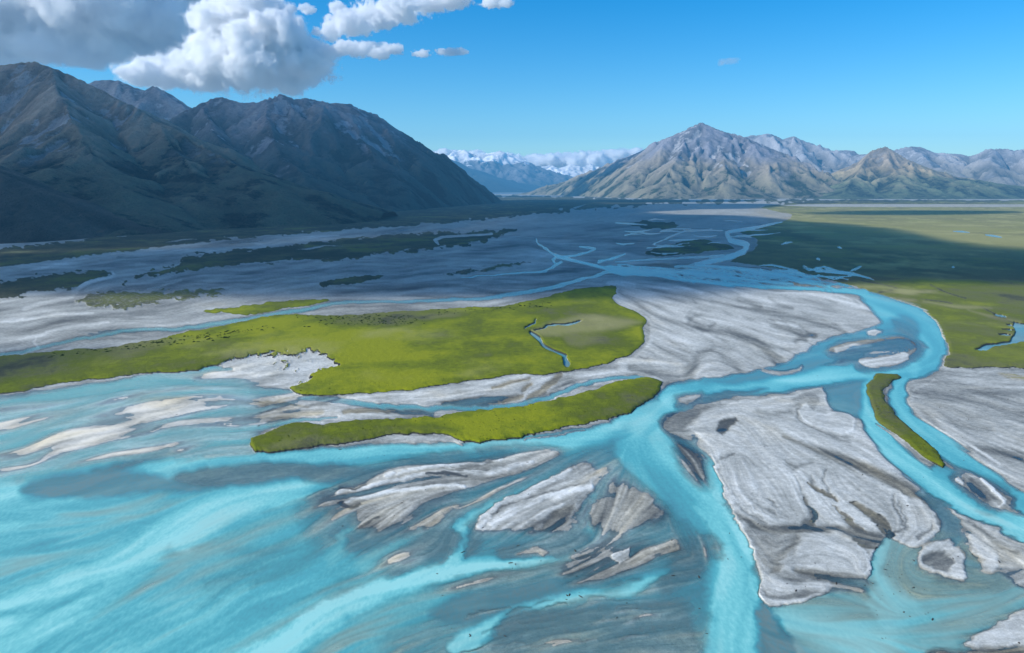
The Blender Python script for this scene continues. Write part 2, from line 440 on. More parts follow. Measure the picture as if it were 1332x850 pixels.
water([(-420, 700, 12), (-100, 606, 12), (0, 577, 9), (67, 557, 8), (135, 535, 6), (203, 519, 5), (253, 512, 4.5), (321, 509, 3.5)], 9, -.65, 1.0)
water([(60, 604, 3), (120, 590, 3), (190, 578, 3), (260, 568, 3), (300, 563, 3.5), (338, 556, 3), (388, 548, 2.5), (440, 543, 1.5)], 6, -.4, .85)
put(poly([(-420, 600), (0, 520), (60, 512), (120, 500), (130, 494), (0, 514), (-420, 560)], 12), 6, .6, el=-.06, bri=-.5)
for k in range(26):
    u = rng.uniform(60, 420); v = 596 - (u - 60) * .2 + rng.uniform(-20, 4); l = rng.uniform(30, 110)
    put(stroke([(u, v, .6), (u + l * .5, v - l * .10, 1.8), (u + l, v - l * .24, .6)]), 4, .6, bri=rng.choice([-.6, .8]), tan=rng.random() * .9, el=.06)

# ----- the rivers
water([(882, 511, 12), (949, 503, 12), (1017, 497, 12), (1085, 487, 12), (1140, 483, 12), (1186, 475, 18), (1204, 462, 22), (1204, 446, 24), (1188, 428, 28), (1164, 410, 19), (1144, 396, 12), (1126, 384, 6)], 12, -1.05, .66)
water([(1175, 430, 20), (1130, 440, 12), (1090, 452, 14), (1060, 466, 14), (1030, 482, 12), (980, 494, 10), (920, 504, 10)], 9, -.9, .3)
water([(1186, 480, 10), (1130, 482, 7), (1060, 490, 7), (980, 503, 6), (900, 509, 6), (866, 516, 8)], 9, -1.15, .85)
put(poly([(1050, 512), (1082, 502), (1128, 496), (1132, 510), (1130, 540), (1118, 545), (1095, 540), (1080, 530), (1075, 515)], 20), 14, el=-.8, mil=.12)
water([(876, 512, 8), (868, 530, 12), (855, 545, 18), (830, 555, 20), (790, 566, 14), (740, 572, 9), (660, 580, 8), (600, 583, 7), (530, 586, 7), (470, 588, 8), (410, 595, 9), (320, 604, 12), (200, 617, 16), (80, 640, 24), (-100, 680, 40), (-420, 740, 60)], 12, -1.0, .85)
put(poly([(815, 560), (850, 545), (880, 555), (882, 590), (900, 640), (915, 690), (925, 720), (900, 728), (870, 690), (840, 640), (800, 620), (745, 600), (760, 585)], 30), 26, el=-.6, mil=.28)
water([(850, 550, 22), (830, 580, 26), (842, 610, 20), (868, 640, 14), (890, 665, 11), (905, 690, 9)], 18, -1.0, .55)
water([(845, 560, 24), (862, 585, 20), (884, 612, 13), (905, 638, 12), (928, 662, 16), (948, 692, 20), (955, 722, 26), (950, 770, 38), (945, 830, 48), (940, 1000, 70)], 22, -1.0, .82)
water([(905, 583, 3.5), (915, 592, 5), (921, 606, 7), (926, 624, 9), (930, 645, 11)], 7, -.8, .8)
put(poly([(996, 770), (1003, 800), (1030, 830), (1070, 860), (1000, 870), (985, 800)], 16), 14, el=-.6, mil=.2)
put(poly([(855, 660), (915, 700), (925, 735), (925, 790), (900, 850), (820, 850), (790, 790), (850, 740)], 40), 30, .8, el=-.45, mil=.3)
# wide shallow aprons of grey and beige silt
put(poly([(395, 655), (430, 618), (520, 603), (620, 590), (715, 586), (765, 594), (790, 600), (870, 655), (905, 700), (905, 750), (860, 775), (700, 790), (560, 765), (470, 725), (400, 700)], 40), 36, .9, el=-.24, mil=.5, rough=.34, tan=.35, bri=.35)
put(poly([(560, 800), (650, 780), (760, 775), (900, 790), (915, 850), (880, 1000), (600, 1000), (500, 860)], 40), 40, .9, el=-.38, mil=.5, rough=.25, tan=.4, bri=.2)
put(poly([(-420, 640), (-100, 560), (0, 520), (130, 502), (250, 486), (330, 492), (330, 540), (330, 592), (230, 600), (90, 610), (-60, 650), (-420, 760)], 40), 36, .8, el=-.13, mil=1.0, rough=.34, tan=.3, bri=1.1)
# diagonal to the left
put(poly([(700, 625), (750, 600), (790, 590), (790, 610), (740, 620), (700, 645), (640, 690), (600, 725), (575, 735), (560, 720), (600, 690), (650, 655)], 20), 12, el=-.5, mil=.3)
water([(770, 600, 5), (714, 622, 5), (663, 648, 6), (625, 668, 7), (597, 688, 8), (594, 712, 9), (587, 737, 10)], 8, -.95, .85)
water([(740, 722, 3), (700, 729, 5), (649, 732, 6), (590, 741, 10), (521, 759, 11), (466, 781, 13), (425, 802, 16), (370, 840, 20), (280, 900, 30), (160, 1000, 40)], 14, -1.1, 1.0)
water([(776, 645, 3), (772, 665, 4), (765, 690, 5), (745, 705, 6), (700, 718, 6)], 7, -.7, .7)
water([(868, 744, 3), (840, 757, 5), (813, 767, 7), (758, 773, 7), (714, 784, 8), (660, 800, 10), (600, 840, 14)], 10, -.85, .85)
# open lake: bright plumes and darker troughs
water([(395, 640, 6), (300, 650, 10), (230, 680, 14), (165, 730, 22), (100, 770, 30), (-20, 830, 45), (-300, 920, 60)], 26, -1.1, 1.0, k=.85)
water([(470, 622, 4), (420, 632, 6), (360, 645, 10), (300, 665, 14), (240, 700, 18)], 16, -.9, .95, k=.8)
put(poly([(0, 655), (90, 640), (200, 655), (160, 690), (80, 730), (0, 760), (-300, 820), (-420, 760)], 40), 40, .6, el=-.95, mil=.66)
put(poly([(20, 850), (120, 800), (260, 770), (400, 760), (420, 780), (300, 850), (200, 950), (-200, 1050)], 50), 40, .7, el=-1.0, mil=.68)
for a in [((470, 690, 3), (400, 730, 5), (330, 760, 4)), ((380, 700, 2), (330, 730, 4), (270, 760, 3)), ((130, 760, 2), (60, 790, 5), (0, 800, 3)), ((420, 720, 2), (330, 745, 4), (260, 790, 3)), ((500, 740, 2), (430, 765, 4), (340, 800, 3)), ((460, 700, 3), (380, 715, 4), (300, 720, 3))]:
    put(stroke(list(a)), 18, .5, el=-.45, mil=.4)
# submerged bars with crisp downstream tips
for pts, d in [([(222, 625), (228, 617), (250, 610), (300, 604), (360, 601), (420, 604), (480, 607), (530, 610), (560, 606), (540, 616), (480, 622), (430, 628), (380, 623), (330, 630), (290, 634), (240, 634)], -.16),
               ([(25, 637), (35, 626), (70, 617), (140, 612), (200, 618), (260, 636), (200, 642), (120, 648), (50, 648)], -.55),
               ([(120, 612), (160, 600), (210, 588), (230, 590), (190, 602), (150, 614)], -.3),
               ([(521, 703), (552, 688), (590, 686), (600, 700), (590, 716), (560, 726), (530, 718)], -.18), ([(612, 692), (626, 700), (620, 714), (600, 728), (604, 708)], -.16),
               ([(646, 718), (655, 710), (690, 705), (733, 692), (760, 690), (768, 702), (740, 722), (700, 727), (660, 728)], -.2),
               ([(576, 664), (592, 660), (605, 672), (590, 680), (578, 676)], -.14),
               ([(558, 797), (600, 775), (680, 757), (740, 752), (760, 765), (700, 780), (640, 800), (600, 812), (565, 808)], -.42), ([(500, 745), (520, 738), (530, 744), (510, 750)], -.25),
               ([(640, 860), (655, 800), (720, 792), (800, 785), (880, 780), (900, 800), (890, 870), (700, 900)], -.2),
               ([(430, 690), (470, 668), (490, 650), (540, 640), (540, 690), (500, 712), (450, 715)], -.3),
               ([(880, 720), (900, 700), (915, 715), (915, 745), (895, 760), (860, 770)], -.18)]:
    put(poly(pts, 24), 14, el=d - .13, mil=.22, bri=.0, rough=.2, tan=.2)
water([(545, 690, 4), (500, 715, 6), (470, 735, 8)], 10, -.6, .9, k=.7)
water([(480, 665, 3), (455, 690, 5), (430, 730, 8)], 12, -.6, .9, k=.7)

# ----- bars of the delta
bar('gravel_bar', [(714, 590), (724, 592), (693, 609), (649, 626), (605, 640), (585, 655), (560, 668), (540, 684), (500, 690), (470, 682), (452, 662), (430, 662), (418, 655), (425, 640), (503, 613), (550, 599), (634, 590)], 'long grey gravel bar with dark drift lines below the narrow grass island', 9, .12, .25, .42, t=.3, rim=.3)
bar('gravel_bar', [(767, 597), (774, 600), (776, 614), (771, 631), (758, 657), (744, 675), (725, 689), (700, 692), (663, 688), (615, 690), (634, 668), (663, 649), (700, 628), (740, 607)], 'pale spindle shaped gravel bar in the middle of the delta', 4, .34, .3, .26, t=.15)
bar('gravel_bar', [(806, 629), (828, 642), (853, 657), (869, 671), (849, 680), (817, 683), (787, 688), (771, 681), (775, 660), (795, 644)], 'triangular mottled gravel bar pointing upstream beside the wide turquoise channel', 6, .19, .0, .24, t=.45)
bar('gravel_bar', [(758, 724), (775, 720), (795, 711), (840, 707), (848, 722), (824, 744), (795, 760), (758, 757), (735, 747), (740, 735)], 'tan silty bar with a small white crest low in the delta', 9, .10, .0, .34, t=.5, rim=.3)
bar('gravel_bar', [(873, 716), (905, 706), (930, 712), (915, 730), (880, 742), (868, 742), (868, 728)], 'small tan bar on the left shore of the wide turquoise channel', 10, .05, .1, .4, t=.8, rim=.3)
for pts in [[(740, 612, 3), (700, 632, 4), (650, 655, 4), (624, 683, 5)], [(768, 634, 3), (730, 642, 4), (690, 655, 4), (640, 680, 5)], [(735, 655, 2), (710, 668, 3), (695, 676, 2)]]:
    put(stroke(pts), 4, bri=.9, el=.5, tan=0)
put(stroke([(765, 628, 1), (715, 640, 1.2), (670, 652, 1), (640, 668, 1)]), 2.5, bri=-.6)
put(poly([(700, 690), (720, 668), (750, 655), (740, 675), (724, 690)], 10), 6, bri=-.4, tan=.6, el=.14, rough=.35)
for pts in [[(690, 600, 2), (640, 612, 3), (560, 618, 3), (500, 628, 2), (440, 640, 2)], [(600, 634, 2), (550, 636, 2.5), (480, 645, 2), (445, 655, 1.5)], [(650, 598, 1.5), (580, 606, 2), (500, 620, 2)]]:
    put(stroke(pts), 3.5, bri=.85, el=.4, tan=0)
for pts in [[(555, 618, 1), (580, 617, 1.6), (605, 619, 1)], [(432, 634, 1), (455, 636, 1.4), (470, 630, 1)], [(440, 655, 2), (455, 662, 2), (470, 655, 1)], [(460, 690, 1.5), (475, 680, 2), (490, 672, 1)]]:
    put(stroke(pts), 2, bri=-1.2, tan=.2)
put(poly([(545, 672), (580, 655), (600, 650), (590, 662), (560, 685), (530, 686)], 10), 8, .8, tan=.8, bri=.4, el=.06)
put(poly([(796, 722), (822, 712), (824, 716), (808, 735), (800, 730)], 8), 2, bri=1.0, el=.4)
put(stroke([(672, 722, 2), (700, 716, 4), (712, 722, 3)]), 5, el=.05, tan=.6)
for k in range(22):     # ribbed lower shoals
    u = rng.uniform(640, 860); v = rng.uniform(775, 860); l = rng.uniform(20, 70)
    put(stroke([(u, v, .8), (u - l * .5, v + l * .05, 2), (u - l, v + l * .22, .8)]), 4, .6, bri=.6, tan=.4, el=rng.uniform(-.08, .08))

bar('gravel_bar', [(881, 577), (893, 575), (905, 583), (913, 595), (914, 612), (911, 628), (897, 618), (886, 602)], 'small dark ribbed gravel bar left of the largest pale bar', 5, .05, -.75, .5, t=0, rim=0)
bar('gravel_bar', [(868, 541), (880, 537), (910, 532), (950, 524), (1000, 516), (1044, 510), (1068, 503), (1075, 512), (1080, 530), (1093, 540), (1118, 547), (1132, 562), (1150, 583), (1176, 604), (1200, 622), (1212, 636), (1206, 642), (1215, 660), (1217, 676), (1218, 692), (1206, 706), (1185, 712), (1160, 702), (1146, 706), (1137, 722), (1131, 745), (1127, 760), (1078, 772), (1042, 783), (1012, 790), (995, 787), (985, 770), (990, 752), (984, 730), (968, 695), (954, 667), (940, 638), (930, 609), (926, 590), (918, 580), (905, 566), (885, 566), (866, 556)],
    'largest pale gravel bar, fan shaped with green creeks across it', 3, .4, .5, .14, halo=0)
put(poly([(862, 560), (864, 540), (900, 530), (925, 530), (905, 545), (893, 560), (905, 570), (885, 575)], 16), 10, .9, bri=-.35, el=.06, tan=.1)
put(poly([(945, 545), (955, 543), (955, 556), (938, 565), (930, 560)], 8), 5, bri=-.9, tan=.3, el=.03)
put(poly([(1030, 520), (1052, 512), (1068, 520), (1055, 540), (1040, 548), (1042, 535)], 8), 4, .5, bri=-.5)
# the sand dome of the bar's top right and its dark rim
bar('gravel_bar', [(1044, 527), (1052, 522), (1060, 535), (1085, 536), (1108, 540), (1116, 552), (1105, 565), (1080, 560), (1050, 550), (1040, 540)], 'smooth rounded sand dome at the head of the largest pale bar', 2.5, .6, .7, .08, halo=0)
damp([(1042, 528, 1), (1037, 542, 1.5), (1055, 555, 1.5), (1085, 566, 1.5), (1110, 569, 1)], -1.0, .8, 2.5)
damp([(985, 537, 2), (1000, 541, 4), (1025, 535, 3), (1038, 528, 2)], -.6, .8, 8)
put(stroke([(1020, 568, 1), (1060, 585, 3), (1100, 600, 6), (1140, 617, 8), (1175, 634, 9), (1195, 645, 7), (1215, 655, 5)]), 9, bri=-.7, tan=.45, el=.04)
water([(1200, 640, 5), (1222, 658, 9), (1237, 680, 14), (1230, 700, 14), (1215, 712, 12)], 12, -.22, .35)
put(stroke([(1108, 575, 2), (1150, 600, 3), (1190, 622, 2.5)]), 4, bri=.9)
damp([(1025, 602, 2), (1035, 609, 4), (1048, 605, 2), (1058, 602, 1)], -.8, .8, 6)
damp([(1037, 620, 1), (1042, 640, 1.5), (1050, 660, 3.5), (1054, 682, 6)], -.6)
for pts in [[(1045, 648, .8), (1052, 662, 2), (1060, 680, 3)], [(1056, 628, 1), (1070, 638, 2.2), (1082, 645, 2.4), (1093, 653, 1.2)], [(1082, 660, .8), (1095, 672, 1.6), (1106, 682, 3), (1118, 692, 4)], [(1110, 656, 1), (1125, 664, 3), (1140, 676, 4), (1152, 690, 4), (1160, 698, 3)], [(1098, 700, 2), (1120, 706, 3), (1138, 712, 2)]]:
    put(stroke([(a_, b_, c_ * 1.5) for a_, b_, c_ in pts]), 4, gra=.38, lim=.45, tan=.9, bri=-.4, el=.05)
for pts in [[(1057, 620, 1), (1062, 630, 1.2)], [(1076, 612, .8), (1075, 628, 1.4), (1082, 640, 1)], [(1160, 645, .8), (1166, 665, 1.4), (1172, 685, 1.4), (1160, 697, 2)], [(1168, 655, .8), (1176, 672, 1.2), (1174, 690, 1)], [(930, 603, .8), (942, 595, 1), (955, 590, .8)], [(958, 656, 1), (975, 670, 2), (995, 680, 1.6)], [(1190, 700, 2), (1208, 690, 1.6), (1212, 684, 1)]]:
    damp(pts, -1.1, .8, 2)
put(stroke([(955, 668, 2), (985, 684, 5), (1020, 690, 7), (1060, 689, 7), (1100, 696, 7), (1145, 703, 7)]), 9, .95, bri=-.5, tan=.55, el=.04)
put(stroke([(1040, 700, 3), (1020, 718, 5), (1005, 742, 6)]), 9, .9, bri=-.35, tan=.6, el=.06)
damp([(975, 690, 6), (990, 710, 10), (1010, 725, 8), (1040, 715, 6)], -.5, .9, 12); put(poly([(985, 700), (1040, 695), (1030, 715), (1010, 740), (993, 740)], 14), 12, .8, tan=.4, bri=-.15)
put(poly([(1034, 716), (1056, 700), (1085, 694), (1115, 707), (1129, 725), (1125, 746), (1104, 743), (1071, 742), (1045, 735)], 12), 5, bri=.55, el=.45)
put(stroke([(1115, 708, 1.5), (1130, 726, 1.8), (1127, 746, 1.5)]), 2, bri=1.0); put(stroke([(1040, 742, 4), (1080, 752, 6), (1125, 756, 6)]), 8, bri=-.3, tan=.6, el=.0)
put(poly([(1078, 762), (1120, 752), (1140, 758), (1110, 772), (1082, 776)], 14), 12, .9, el=-.12, bri=.1, tan=.4)
put(poly([(989, 758), (1000, 749), (1023, 748), (1060, 758), (1073, 768), (1042, 780), (1009, 787), (993, 780)], 10), 4, bri=.6, el=.35)
damp([(990, 762, 1), (1000, 774, 2), (1030, 778, 2.5), (1065, 768, 1.5)], -.6, .8, 3)
damp([(1010, 745, 4), (1035, 752, 8), (1050, 748, 6)], -.7, .7, 8)
for pts in [[(927, 592, 1.6), (931, 612, 1.8), (941, 640, 2), (955, 668, 2), (970, 697, 2), (984, 728, 2)], [(1195, 655, 2), (1213, 676, 3), (1216, 692, 3), (1202, 702, 3), (1186, 706, 2)], [(1143, 636, 2), (1170, 640, 4), (1180, 655, 3)]]:
    put(stroke([(a_, b_, c_ * .6) for a_, b_, c_ in pts]), 4, .6, bri=.9, el=.5)
damp([(932, 596, 1), (935, 612, 1), (944, 637, 1)], -.5, .7, 1.5, flow=0)
for k in range(24):
    u = rng.uniform(950, 1010); v = rng.uniform(640, 670); l = rng.uniform(4, 12)
    damp([(u, v, .4), (u + l, v + l * .4, .9)], -.7, .6, 1.5, flow=0)

bar('gravel_bar', [(1198, 716), (1208, 708), (1235, 704), (1248, 716), (1256, 744), (1252, 756), (1226, 750), (1200, 738)], 'rounded pale gravel bar with a grey middle near the right lagoon', 1.5, .42, .85, .1, halo=6)
put(poly([(1205, 722), (1228, 718), (1242, 735), (1230, 745), (1206, 736)], 8), 5, .9, bri=-.5, el=.12)
bar('gravel_bar', [(1259, 698), (1271, 700), (1290, 712), (1303, 727), (1290, 744), (1274, 728), (1262, 712)], 'narrow white gravel bar just right of the rounded one', 2, .42, .95, .1, halo=6)
bar('gravel_bar', [(1231, 656), (1250, 660), (1275, 670), (1310, 682), (1345, 697), (1500, 740), (1500, 790), (1345, 742), (1308, 716), (1271, 699), (1249, 677)], 'sloping grey bank of gravel under the right river branch', 4, .35, .4, .22, halo=0)
damp([(1262, 680, 1.5), (1290, 700, 3), (1325, 722, 3)], -.6)
bar('gravel_bar', [(1257, 838), (1268, 828), (1284, 820), (1308, 806), (1332, 797), (1500, 770), (1500, 850), (1332, 842), (1290, 846), (1265, 846)], 'white scalloped gravel bar in the bottom right corner', 3, .5, .9, .1)
put(poly([(1200, 860), (1260, 848), (1332, 845), (1500, 855), (1500, 1000), (1180, 1000)], 20), 10, el=.05, tan=.7, bri=-.5)

bar('gravel_bar', [(1183, 511), (1206, 498), (1233, 480), (1287, 482), (1332, 482), (1760, 492), (1760, 830), (1500, 720), (1380, 668), (1338, 634), (1308, 617), (1271, 596), (1257, 584), (1217, 562), (1197, 540), (1186, 524)], 'broad grey gravel bank along the lower edge of the right grass plain', 3, .45, .12, .2, halo=0)
damp([(1190, 518, 1), (1230, 520, 2), (1270, 524, 2), (1332, 540, 2)], -.6); damp([(1262, 584, 3), (1300, 588, 5), (1360, 600, 8)], -.8, soft=6); damp([(1215, 540, 1), (1250, 555, 2), (1290, 560, 3)], -.4)
put(stroke([(1220, 558, 2), (1260, 578, 2.5), (1300, 605, 2)]), 4, bri=.7); put(stroke([(1240, 496, 2), (1300, 500, 3), (1400, 510, 4)]), 6, .6, bri=.5)
put(poly([(1295, 486), (1332, 488), (1400, 492), (1332, 498)], 8), 4, gra=.5, tan=.8, lim=.3)

# right branches on both sides of the grass strip
water([(1132, 495, 3), (1126, 515, 4), (1128, 535, 8), (1140, 553, 12), (1158, 580, 12), (1182, 603, 12), (1208, 622, 12), (1233, 641, 12), (1264, 659, 12), (1300, 674, 13), (1338, 690, 15), (1500, 745, 24)], 9, -1.0, .85)
water([(1176, 490, 8), (1168, 507, 9), (1172, 527, 10), (1184, 548, 12), (1210, 568, 13), (1238, 589, 13), (1262, 606, 12), (1295, 627, 12), (1332, 654, 14), (1500, 720, 22)], 9, -1.0, .7)
water([(1218, 612, 8), (1240, 622, 8)], 8, -.8, .6)
put(poly([(1232, 622), (1255, 612), (1285, 624), (1322, 650), (1315, 662), (1280, 660), (1250, 640)], 12), 8, el=-.35, mil=.1)
bar('gravel_bar', [(1242, 622), (1251, 617), (1282, 623), (1308, 637), (1319, 648), (1315, 658), (1303, 662), (1276, 654), (1253, 638)], 'small oval bar with white rims where the two right branches meet', 4, .2, .1, .25, rim=1.6)
put(poly([(1258, 626), (1272, 624), (1285, 640), (1292, 652), (1272, 650)], 6), 5, bri=-.7, el=.04)
for pts in [[(1277, 624, 2), (1290, 636, 4), (1300, 650, 4), (1302, 658, 2)], [(1245, 624, 3), (1252, 630, 2)]]:
    put(stroke(pts), 2.5, bri=1.1, el=.4)
# bars inside the main channel
put(poly([(1078, 462), (1085, 448), (1110, 443), (1145, 442), (1172, 438), (1200, 447), (1205, 456), (1188, 468), (1172, 478), (1140, 483), (1112, 480), (1112, 468)], 14), 9, el=-.25, mil=.2)
bar('gravel_bar', [(1082, 460), (1090, 450), (1112, 446), (1145, 444), (1172, 441), (1192, 447), (1196, 455), (1184, 466), (1170, 474), (1140, 479), (1120, 477), (1120, 468), (1105, 464)], 'oval grey bar in the bend of the main turquoise river', 5, .1, -.3, .4, rim=.3)
put(poly([(1118, 470), (1124, 461), (1142, 457), (1170, 457), (1183, 461), (1178, 470), (1160, 476), (1135, 479)], 8), 3, bri=.75, el=.4)
put(stroke([(1090, 456, 3), (1110, 451, 3), (1130, 450, 2)]), 3, bri=.7)
bar('gravel_bar', [(1128, 430), (1136, 428), (1147, 431), (1142, 437), (1131, 437)], 'tiny pale bar beside the tip of the white gravel sheet', 3, .3, .6, .1, halo=0)
put(poly([(876, 530), (890, 515), (925, 512), (950, 508), (1000, 505), (960, 516), (910, 526)], 12), 8, .85, el=-.3, mil=.1)
bar('gravel_bar', [(882, 519), (893, 515), (910, 512), (908, 520), (896, 527), (884, 524)], 'tiny pale bar off the right tip of the narrow grass island', 4, .2, .5, .1)
put(stroke([(938, 524, 2), (960, 521, 2.5), (985, 515, 1)]), 3, .8, el=.1, bri=.4)
put(stroke([(993, 482, 3), (1015, 486, 4), (1040, 480, 3), (1045, 476, 2)]), 4, el=.12, bri=.5)
put(poly([(1160, 415), (1180, 420), (1195, 430), (1185, 440), (1165, 430)], 10), 12, .8, el=-.45, mil=.1)

# ----- the green islands
big = turf('grass_island', [(785, 373), (800, 373), (802, 382), (797, 388), (808, 398), (825, 405), (842, 417), (837, 425), (838, 446), (828, 456), (805, 468), (764, 480), (717, 487), (670, 487), (656, 490), (592, 500), (541, 507), (474, 513), (440, 515), (410, 515), (385, 513), (376, 506), (390, 497), (402, 488), (365, 484), (350, 474), (290, 476), (236, 484), (169, 489), (128, 494), (67, 502), (0, 514), (-150, 540), (-420, 600), (-420, 548), (-150, 492), (0, 464), (67, 458), (152, 451), (203, 442), (236, 434), (287, 425), (338, 413), (380, 410), (450, 410), (507, 406), (592, 401), (659, 397), (710, 387), (727, 381), (761, 375)],
           .8, 'biggest lime green grass island, long and flat across the middle of the delta', 1.0, 1.6, fr=.7)
for pts, l in [([(0, 470), (60, 462), (150, 454), (220, 444), (180, 470), (90, 490), (0, 505), (-200, 540), (-200, 510)], .5), ([(180, 470), (300, 440), (420, 420), (560, 420), (700, 420), (690, 450), (560, 470), (420, 470), (300, 460)], .95), ([(430, 415), (560, 406), (660, 400), (720, 390), (700, 410), (560, 418), (450, 422)], .55), ([(780, 440), (830, 445), (800, 462), (740, 474), (680, 478), (720, 460)], .5), ([(520, 480), (600, 455), (680, 460), (660, 480), (560, 495)], .62)]:
    put(poly(pts, 30), 26, .75, lim=l)
put(poly([(690, 432), (715, 420), (760, 410), (800, 412), (835, 420), (800, 432), (760, 436), (720, 440), (700, 440)], 20), 14, .75, tan=.9, lim=.45)
put(poly([(735, 440), (770, 438), (790, 444), (760, 454), (735, 452)], 12), 12, .6, lim=.2, tan=.7)
# bare speckled patch in the island
sl, sd = poly([(285, 474), (300, 470), (345, 463), (385, 460), (400, 457), (418, 461), (434, 472), (440, 476), (420, 484), (400, 494), (380, 500), (355, 492), (330, 486)], 20)
nn = fbm(GX[sl] / 5., GY[sl] / 12., 5, 4, .7)
mm = sstep(-.35, .25, nn + np.clip(-sd / 9, -1.2, .55) - .1)
gra[sl] *= 1 - mm; lift[sl] *= 1 - mm; bri[sl] += (.55 - bri[sl]) * mm; el[sl] += (.3 - el[sl]) * mm; tan[sl] += (.2 - tan[sl]) * mm
low = turf('grass_island', [(864, 498), (855, 494), (842, 491), (828, 492), (798, 499), (778, 507), (734, 517), (676, 529), (609, 536), (582, 540), (507, 546), (450, 549), (420, 553), (380, 552), (350, 562), (332, 572), (327, 580), (333, 590), (365, 588), (401, 584), (440, 578), (480, 573), (510, 567), (545, 565), (580, 567), (605, 574), (623, 577), (640, 573), (667, 572), (700, 564), (722, 560), (776, 549), (817, 539), (840, 525), (855, 511)],
           .72, 'narrow crescent shaped grass island below the biggest one', 1.0, 1.5, fr=.5)
put(poly([(340, 583), (420, 570), (520, 555), (600, 560), (560, 566), (480, 573), (400, 584), (345, 590)], 12), 8, .7, lim=.52, tan=.3)
put(stroke([(500, 572, 2), (540, 569, 3.5), (590, 573, 2.5), (600, 577, 1)]), 3, .9, el=.2, bri=.3, gra=0)
put(stroke([(680, 572, 1), (720, 567, 1.6), (760, 560, 1)]), 2, .9, el=.2, bri=.6)
strip = turf('grass_island', [(1135, 490), (1149, 487), (1169, 487), (1176, 491), (1164, 496), (1155, 500), (1151, 506), (1154, 520), (1161, 535), (1170, 545), (1182, 556), (1198, 569), (1212, 582), (1224, 596), (1231, 607), (1226, 609), (1202, 595), (1180, 576), (1156, 559), (1139, 545), (1133, 528), (1130, 508)],
             .55, 'slim curved grass island between the two right river branches', 1.0, 1.5, fr=.4)
put(stroke([(1141, 552, 1), (1156, 562, 1.6), (1180, 580, 1.5)]), 2, .9, el=.2, bri=.6, gra=0)

# ----- ponds and creeks on the turf
def creek(pts, soft=1.6):
    r = stroke(pts, flow=0, pad=8); put(r, soft, el=-.8, mil=.12, gra=0, lift=0); put(r, soft * 2, rough=0); return r


creek([(698, 415, .6), (694, 421, 1), (684, 427, .9), (682, 429, .5)]); creek([(690, 434, 1.2), (702, 442, 1.6), (711, 452, 1.8), (726, 459, 1.8), (737, 464, 2.2), (738, 470, 3), (739, 474, 5)])
creek([(757, 418, .8), (742, 422, 1.4), (727, 423, 1.3), (714, 424, 1.2), (705, 428, .8), (694, 431, .6)])
pd = poly([(1264, 455), (1275, 452), (1287, 450), (1300, 447), (1314, 444), (1321, 436), (1318, 426), (1320, 420), (1332, 422), (1400, 428), (1400, 446), (1332, 446), (1304, 451), (1280, 456)], 8)
put(pd, 1.8, el=-.8, mil=.12, gra=0, lift=0)
for a in [(1296, 410, 1310, 413), (1300, 437, 1316, 438), (1304, 430, 1318, 431), (1310, 424, 1318, 425), (1064, 353, 1090, 352), (1074, 350, 1086, 351), (1105, 354, 1118, 348), (1112, 352, 1120, 347), (1240, 301, 1262, 303), (1282, 306, 1302, 309), (1016, 318, 1030, 315), (1238, 348, 1240, 348), (1062, 337, 1066, 338), (1090, 322, 1094, 323)]:
    creek([(a[0], a[1], .7), ((a[0] + a[2]) / 2, (a[1] + a[3]) / 2 - .5, 1.3), (a[2], a[3], .7)])
for pts in [[(1120, 366, .5), (1150, 372, .8), (1165, 376, 1), (1140, 382, .8)], [(1200, 390, .5), (1225, 393, .9), (1240, 396, .6)], [(1275, 400, .5), (1300, 412, .8), (1318, 422, .8)], [(1210, 372, .5), (1240, 385, .8), (1256, 390, .7)]]:
    put(stroke(pts, flow=0), 2, .8, lim=-.2, bri=-1)

# ------------------------------------------------------------------ flow streaks
GS = 1.5
gu = np.arange(us[0], us[-1] + 2, GS); gv = np.arange(vs[0], vs[-1] + 2, GS)
cu = np.arange(us[0], us[-1] + 16, 16.0); cv = np.arange(vs[0], vs[-1] + 12, 12.0)
CU, CV = np.meshgrid(cu, cv)
c2 = np.zeros(CU.shape); s2 = np.zeros(CU.shape)
for p, w in FLOW:
    q = p[::2] if len(p) > 6 else p
    for a, b in zip(q[:-1], q[1:]):
        th = math.atan2(b[1] - a[1], b[0] - a[0]); l = math.hypot(b[0] - a[0], b[1] - a[1])
        wt = w * l / (((CU - (a[0] + b[0]) / 2) / 1.6) ** 2 + (CV - (a[1] + b[1]) / 2) ** 2 + 60) ** 1.6
        c2 += wt * math.cos(2 * th); s2 += wt * math.sin(2 * th)


def bil(arr, x, y):
    x = np.clip(x, 0, arr.shape[1] - 1.001); y = np.clip(y, 0, arr.shape[0] - 1.001)
    xi = x.astype(np.int32); yi = y.astype(np.int32); fx = (x - xi).astype(F32); fy = (y - yi).astype(F32)
    return (arr[yi, xi] * (1 - fx) + arr[yi, xi + 1] * fx) * (1 - fy) + (arr[yi + 1, xi] * (1 - fx) + arr[yi + 1, xi + 1] * fx) * fy


LU, LV = np.meshgrid(gu, gv)
ang = .5 * np.arctan2(bil(s2, (LU - cu[0]) / 16, (LV - cv[0]) / 12), bil(c2, (LU - cu[0]) / 16, (LV - cv[0]) / 12))
wob = fbm(LU / 60, LV / 25, 91, 3) * .25
dxf = np.cos(ang + wob).astype(F32); dyf = np.sin(ang + wob).astype(F32)


